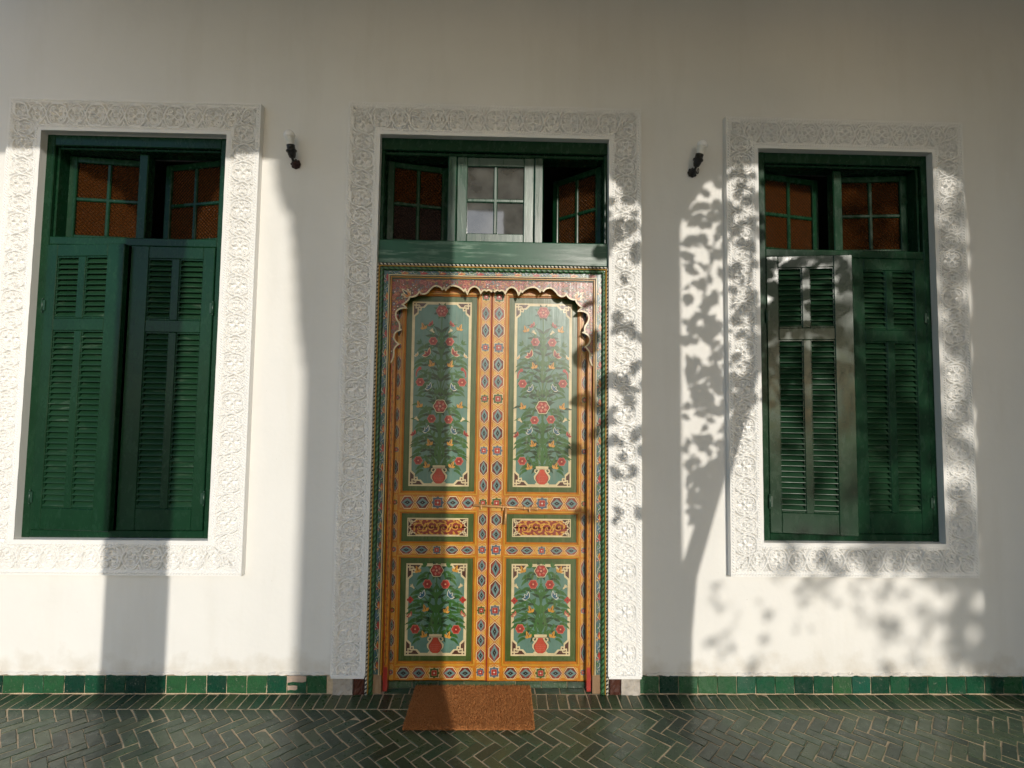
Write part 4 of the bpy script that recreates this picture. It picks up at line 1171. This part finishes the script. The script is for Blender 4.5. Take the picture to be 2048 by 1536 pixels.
# ================================================================== doormat
MX0, MX1, MY0, MY1, MZ = -.437, .177, -.322, .050, .016
mat_t = thing('doormat', 'plain brown coir doormat on the green floor before the painted door', 'doormat', ((MX0 + MX1) / 2, (MY0 + MY1) / 2, 0))
m = MB(); m.box(MX0 + .004, MX1 - .004, MY0 + .004, MY1 - .002, .0015, MZ - .004, bev=.003); part('mat_base', m, M_COIR, mat_t)
fm = MB(); r2 = random.Random(5)
for k in range(26000):
    edge_ = k % 5 == 0
    x = r2.uniform(MX0, MX1); y = r2.uniform(MY0, MY1)
    z0 = MZ - .0045
    if edge_:
        s_ = r2.randrange(3)
        if s_ == 0: y = MY0 + .005
        elif s_ == 1: x = MX0 + .005
        else: x = MX1 - .005
        z0 = r2.uniform(.003, MZ - .004)
    a = r2.uniform(0, tau); L = r2.uniform(.007, .017); tl = r2.uniform(.2, 1.3)
    d = Vector((math.cos(a) * math.sin(tl), math.sin(a) * math.sin(tl), math.cos(tl)))
    if edge_:
        o_ = Vector((0, -1, 0)) if s_ == 0 else Vector((-1 if s_ == 1 else 1, 0, 0)); d = (d * .5 + o_ * .8).normalized(); L *= .7
    p = Vector((x, y, z0)); w = d.cross(Vector((r2.uniform(-1, 1), r2.uniform(-1, 1), .3))).normalized() * r2.uniform(.0008, .0017)
    fm.face([p - w, p + w, p + d * L])
tag(part('coir_fibres', fm, M_COIR, mat_t), kind='stuff')

# ================================================================== porch and courtyard behind the camera (shade and reflections)
DA = 3.6
def shade_x(xw, d=DA): return xw + KX * d
def shade_z(zw, d=DA): return zw + KZ * d
m = MB(); m.box(-2.98, 3.75, -3.95, .0, 4.255, 4.4); tag(part('porch_ceiling', m, M_CEIL), kind='structure')
arc = thing('porch_arcade', 'white plastered arcade with columns carrying the porch roof, behind the viewer', 'arcade', (0, -DA, 0))
LT = .26
lz = 2.885 + KZ * (DA + LT)
m = MB(); m.box(-2.98, 3.74, -DA - LT, -DA, lz, 4.25); part('lintel', m, M_WALL, arc)
def column(xw0, xw1):
    w = xw1 - xw0; r = w / 2 * math.cos(R(SUN_AZ)); y = -DA - .13; x = (xw0 + xw1) / 2 + KX * -y
    m = MB(); m.lathe([(r * 1.35, 0), (r * 1.35, .16), (r * 1.1, .2), (r, .26), (r, lz - .3), (r * 1.15, lz - .22), (r * 1.15, lz - .001)], (x, y, -.02), (0, 0, 1), 28); part('column', m, M_WALL, arc)
column(-2.084, -1.747); column(.770, 1.0)
def pillar(xw0, xw1):
    m = MB(); a = xw0 + KX * (DA + .26); b = xw1 + KX * DA; m.box(a, b, -DA - .26, -DA - .0005, -.02, lz - .0005, bev=.01); part('pillar', m, M_WALL, arc)
pillar(-.93, -.275); pillar(2.66, 3.5); m = MB(); m.box(3.45 + KX * DA - 1.2 + .9, 3.74, -DA - .26, -.001, -.02, 4.25); part('added_end_wall', m, M_WALL, arc)  # end wall added out of view to block the sky and darken the right
def bracket(pts, d=None, par=None):
    """scalloped corbel: outline in shadow coordinates on the wall, carried back along the sun ray to the arcade"""
    d = d or DA; par = par or arc
    q = [(x + KX * (d + .1), z + KZ * (d + .1)) for x, z in pts]
    a = sum(q[k][0] * q[(k + 1) % len(q)][1] - q[(k + 1) % len(q)][0] * q[k][1] for k in range(len(q)))
    if a < 0: q = q[::-1]
    m = MB(); m.face([(x, -d - .14, z) for x, z in q]); m.face([(x, -d - .06, z) for x, z in q][::-1])
    for k in range(len(q)):
        a, b = q[k], q[(k + 1) % len(q)]; m.face([(a[0], -d - .14, a[1]), (a[0], -d - .06, a[1]), (b[0], -d - .06, b[1]), (b[0], -d - .14, b[1])])
    part('bracket', m, M_WALL, par)
def scallops(pts, amp, sg):
    out = []
    for a, b in zip(pts[:-1], pts[1:]):
        L = math.hypot(b[0] - a[0], b[1] - a[1]); n = max(1, round(L / .11)); nx, nz = -(b[1] - a[1]) / L * sg, (b[0] - a[0]) / L * sg
        for j in range(n):
            for k in range(5):
                t = (j + k / 5) / n; bu = amp * math.sin(math.pi * k / 5); out.append((a[0] + (b[0] - a[0]) * t + nx * bu, a[1] + (b[1] - a[1]) * t + nz * bu))
    out.append(pts[-1]); return out
PD = 10.0
pier = thing('shade_pier', 'added tall white scalloped pier, unseen behind the viewer, casting a soft shadow edge', 'pier', (-.85 + KX * PD, -PD, -.03))  # unseen pier added far back so its shadow edge falls soft on the wall
m = MB(); m.box(-1.05 + KX * PD, -.62 + KX * PD, -PD - .12, -PD, -.05, 3.0 + KZ * PD); part('shaft', m, M_WALL, pier)
bracket([(-.9, 2.98)] + [(-1.33, 2.98)] + scallops([(-1.27, 2.88), (-1.245, 2.70), (-1.17, 2.56), (-1.135, 2.30), (-1.105, 1.95), (-1.045, 1.60)], .02, -1) + [(-.9, 1.5)], PD, pier)
bracket([(-2.0, 2.93), (-2.46, 2.93)] + scallops([(-2.43, 2.88), (-2.22, 2.80), (-2.08, 2.62)], .02, 1) + [(-2.0, 2.55)])
bracket([(-1.85, 2.93), (-1.40, 2.93)] + scallops([(-1.42, 2.90), (-1.58, 2.82), (-1.75, 2.64)], .02, -1) + [(-1.85, 2.55)])
bracket([(.9, 2.93), (1.36, 2.93)] + scallops([(1.34, 2.89), (1.11, 2.77), (1.0, 2.56)], .02, -1) + [(.9, 2.5)])
bracket([(.85, 2.93), (.50, 2.93)] + scallops([(.52, 2.86), (.66, 2.72), (.77, 2.62)], .02, 1) + [(.85, 2.5)])
bracket([(2.75, 2.93), (2.45, 2.93)] + scallops([(2.48, 2.89), (2.60, 2.80), (2.66, 2.66)], .02, 1) + [(2.75, 2.5)])
# courtyard
m = MB(); m.face([(-300, -3.95, -.03), (-300, -400, -.03), (300, -400, -.03), (300, -3.95, -.03)]); tag(part('courtyard_ground', m, M_STONE), kind='structure')
m = MB(); m.face([(-5.2, -3.95, -.03), (5.2, -3.95, -.03), (5.2, -3.95, -.0035), (-5.2, -3.95, -.0035)]); m.box(-5.3, 5.3, .0, 5.1, -.2, -.06); tag(part('foundation', m, M_STONE), kind='structure')
# climbing vine on the right-hand column and a courtyard tree beyond: their leaves dapple the wall
def leaf_card(m, c, size, r):
    d = Vector((r.gauss(0, 1), r.gauss(0, .55), r.gauss(-.5, .8))).normalized(); u = d.cross(Vector((r.gauss(0, .5), -1, r.gauss(0, .5)))).normalized(); n = d.cross(u) * .1
    P = lambda a, b, k=0: c + d * (a * size) + u * (b * size) + n * (k * size)
    m.face([P(-.5, 0), P(-.35, .34, 1), P(.05, .36, 1), P(.5, 0)], smooth=True); m.face([P(-.5, 0), P(.5, 0), P(.05, -.36, 1), P(-.35, -.34, 1)], smooth=True)
def place(xw, zw, d):
    return Vector((xw + KX * d, -d, zw + KZ * d))
rv = random.Random(21)
vine = thing('climbing_vine', 'leafy climbing vine growing up the right porch column', 'climbing plant', tuple(place(1.0, -.7, 3.36)[:2]) + (0,))
fol = MB()
def scatter(n, x0, x1, z0, z1, d0, d1, s0, s1, keep=None):
    for _ in range(n):
        x, z = rv.uniform(x0, x1), rv.uniform(z0, z1)
        if keep and not keep(x, z): continue
        leaf_card(fol, place(x, z, rv.uniform(d0, d1)), rv.uniform(s0, s1), rv)
scatter(225, 1.02, 1.50, 1.50, 2.86, 2.8, 3.1, .045, .105, lambda x, z: x > 1.0 + .0)
scatter(95, 1.02, 1.34, .95, 1.7, 2.8, 3.1, .045, .095, lambda x, z: x < .85 + (z - .3) * .42)
scatter(46, 1.02, 1.26, .78, 1.35, 3.1, 3.4, .05, .10, lambda x, z: x < .80 + (z - .3) * .44)
scatter(56, 1.47, 1.98, 1.5, 2.36, 3.1, 3.5, .06, .12, lambda x, z: z > 1.5 + (x - 1.5) * .5)
scatter(70, .50, .80, .9, 2.68, 2.8, 3.1, .06, .115, lambda x, z: x > .52 + (2.7 - z) * .04)
scatter(16, .42, .62, .9, 2.45, 2.75, 3.0, .08, .13)
scatter(34, 1.49, 1.74, 1.62, 2.22, 2.8, 2.95, .07, .13)
part('foliage', fol, M_LEAF, vine)
tr = MB()
tr.tube([place(.98, -.75, 3.36), place(1.0, .3, 3.38), place(1.03, .62, 3.4), place(1.15, 1.0, 3.4), place(1.28, 1.4, 3.42), place(1.38, 1.75, 3.42), place(1.48, 1.98, 3.45), place(1.6, 2.15, 3.48)], [.05, .05, .05, .045, .04, .035, .03, .02], 10)
for (pp) in ([(1.48, 1.98), (1.62, 2.02), (1.75, 1.95), (1.9, 2.05)], [(1.38, 1.75), (1.5, 1.68), (1.55, 1.55)], [(1.55, 2.1), (1.7, 2.3), (1.85, 2.38)], [(1.3, 1.45), (1.2, 1.75), (1.12, 2.1), (1.2, 2.5)], [(1.4, 1.8), (1.35, 2.1), (1.4, 2.6)]):
    tr.tube([place(x, z, 3.42 + .05 * k) for k, (x, z) in enumerate(pp)], [.016, .012, .009, .006][:len(pp)], 6)
part('trunk', tr, M_BARK, vine)
tree = thing('courtyard_tree', 'leafy tree standing in the courtyard beyond the arcade', 'tree', tuple(place(3.5, 0, 9.0)[:2]) + (-.03,))
fol = MB()
scatter(420, 1.95, 2.7, .62, 2.9, 9.0, 13, .06, .15, lambda x, z: x > 2.0)
scatter(130, 2.47, 2.75, .1, 1.0, 9.0, 13, .06, .15)
scatter(110, 1.5, 2.0, 1.0, 2.4, 9.0, 13, .06, .14)
scatter(60, 1.5, 2.45, .55, .88, 8.0, 12, .05, .11)
scatter(26, 2.0, 2.5, .1, .6, 9.0, 12, .05, .10)
for (cx_, cz_, n_, d_) in ((1.27, .50, 9, 5.6), (1.18, .27, 8, 6.0), (1.72, .50, 12, 5.4), (1.60, .36, 8, 6.0), (1.98, .55, 12, 6.5), (2.12, .35, 9, 8.0), (1.40, .18, 5, 7.0)):
    for _ in range(n_): leaf_card(fol, place(cx_ + rv.gauss(0, .07), cz_ + rv.gauss(0, .055), d_ + 1.3 + rv.uniform(0, 1.5)), rv.uniform(.03, .07), rv)
part('crown', fol, M_LEAF, tree)
tr = MB(); b0 = place(3.5, 0, 9.0); b0.z = -.05; b1 = place(3.0, 1.0, 9.0)
tr.tube([b0, (b0 + b1) / 2 + Vector((.1, 0, 0)), b1, place(2.6, 1.8, 8.8), place(2.4, 2.6, 8.6)], [.16, .13, .10, .06, .02], 10)
tr.tube([b1, place(2.3, 1.5, 8.6), place(1.7, 2.0, 8.4)], [.07, .04, .012], 8); part('trunk', tr, M_BARK, tree)

hedge = thing('shade_hedge', 'added tall hedge, unseen right of the courtyard, blocking sky light', 'hedge', (7.6, -6.5, -.03))  # unseen leaf mass added to hold back sky light from the right
hm = MB(); rh = random.Random(4)
for _ in range(2600):
    leaf_card(hm, Vector((rh.uniform(5.7, 9.5), rh.uniform(-9.5, -3.7), rh.uniform(0, 5.2))), rh.uniform(.25, .5), rh)
tag(part('foliage', hm, M_LEAF, hedge), kind='stuff')
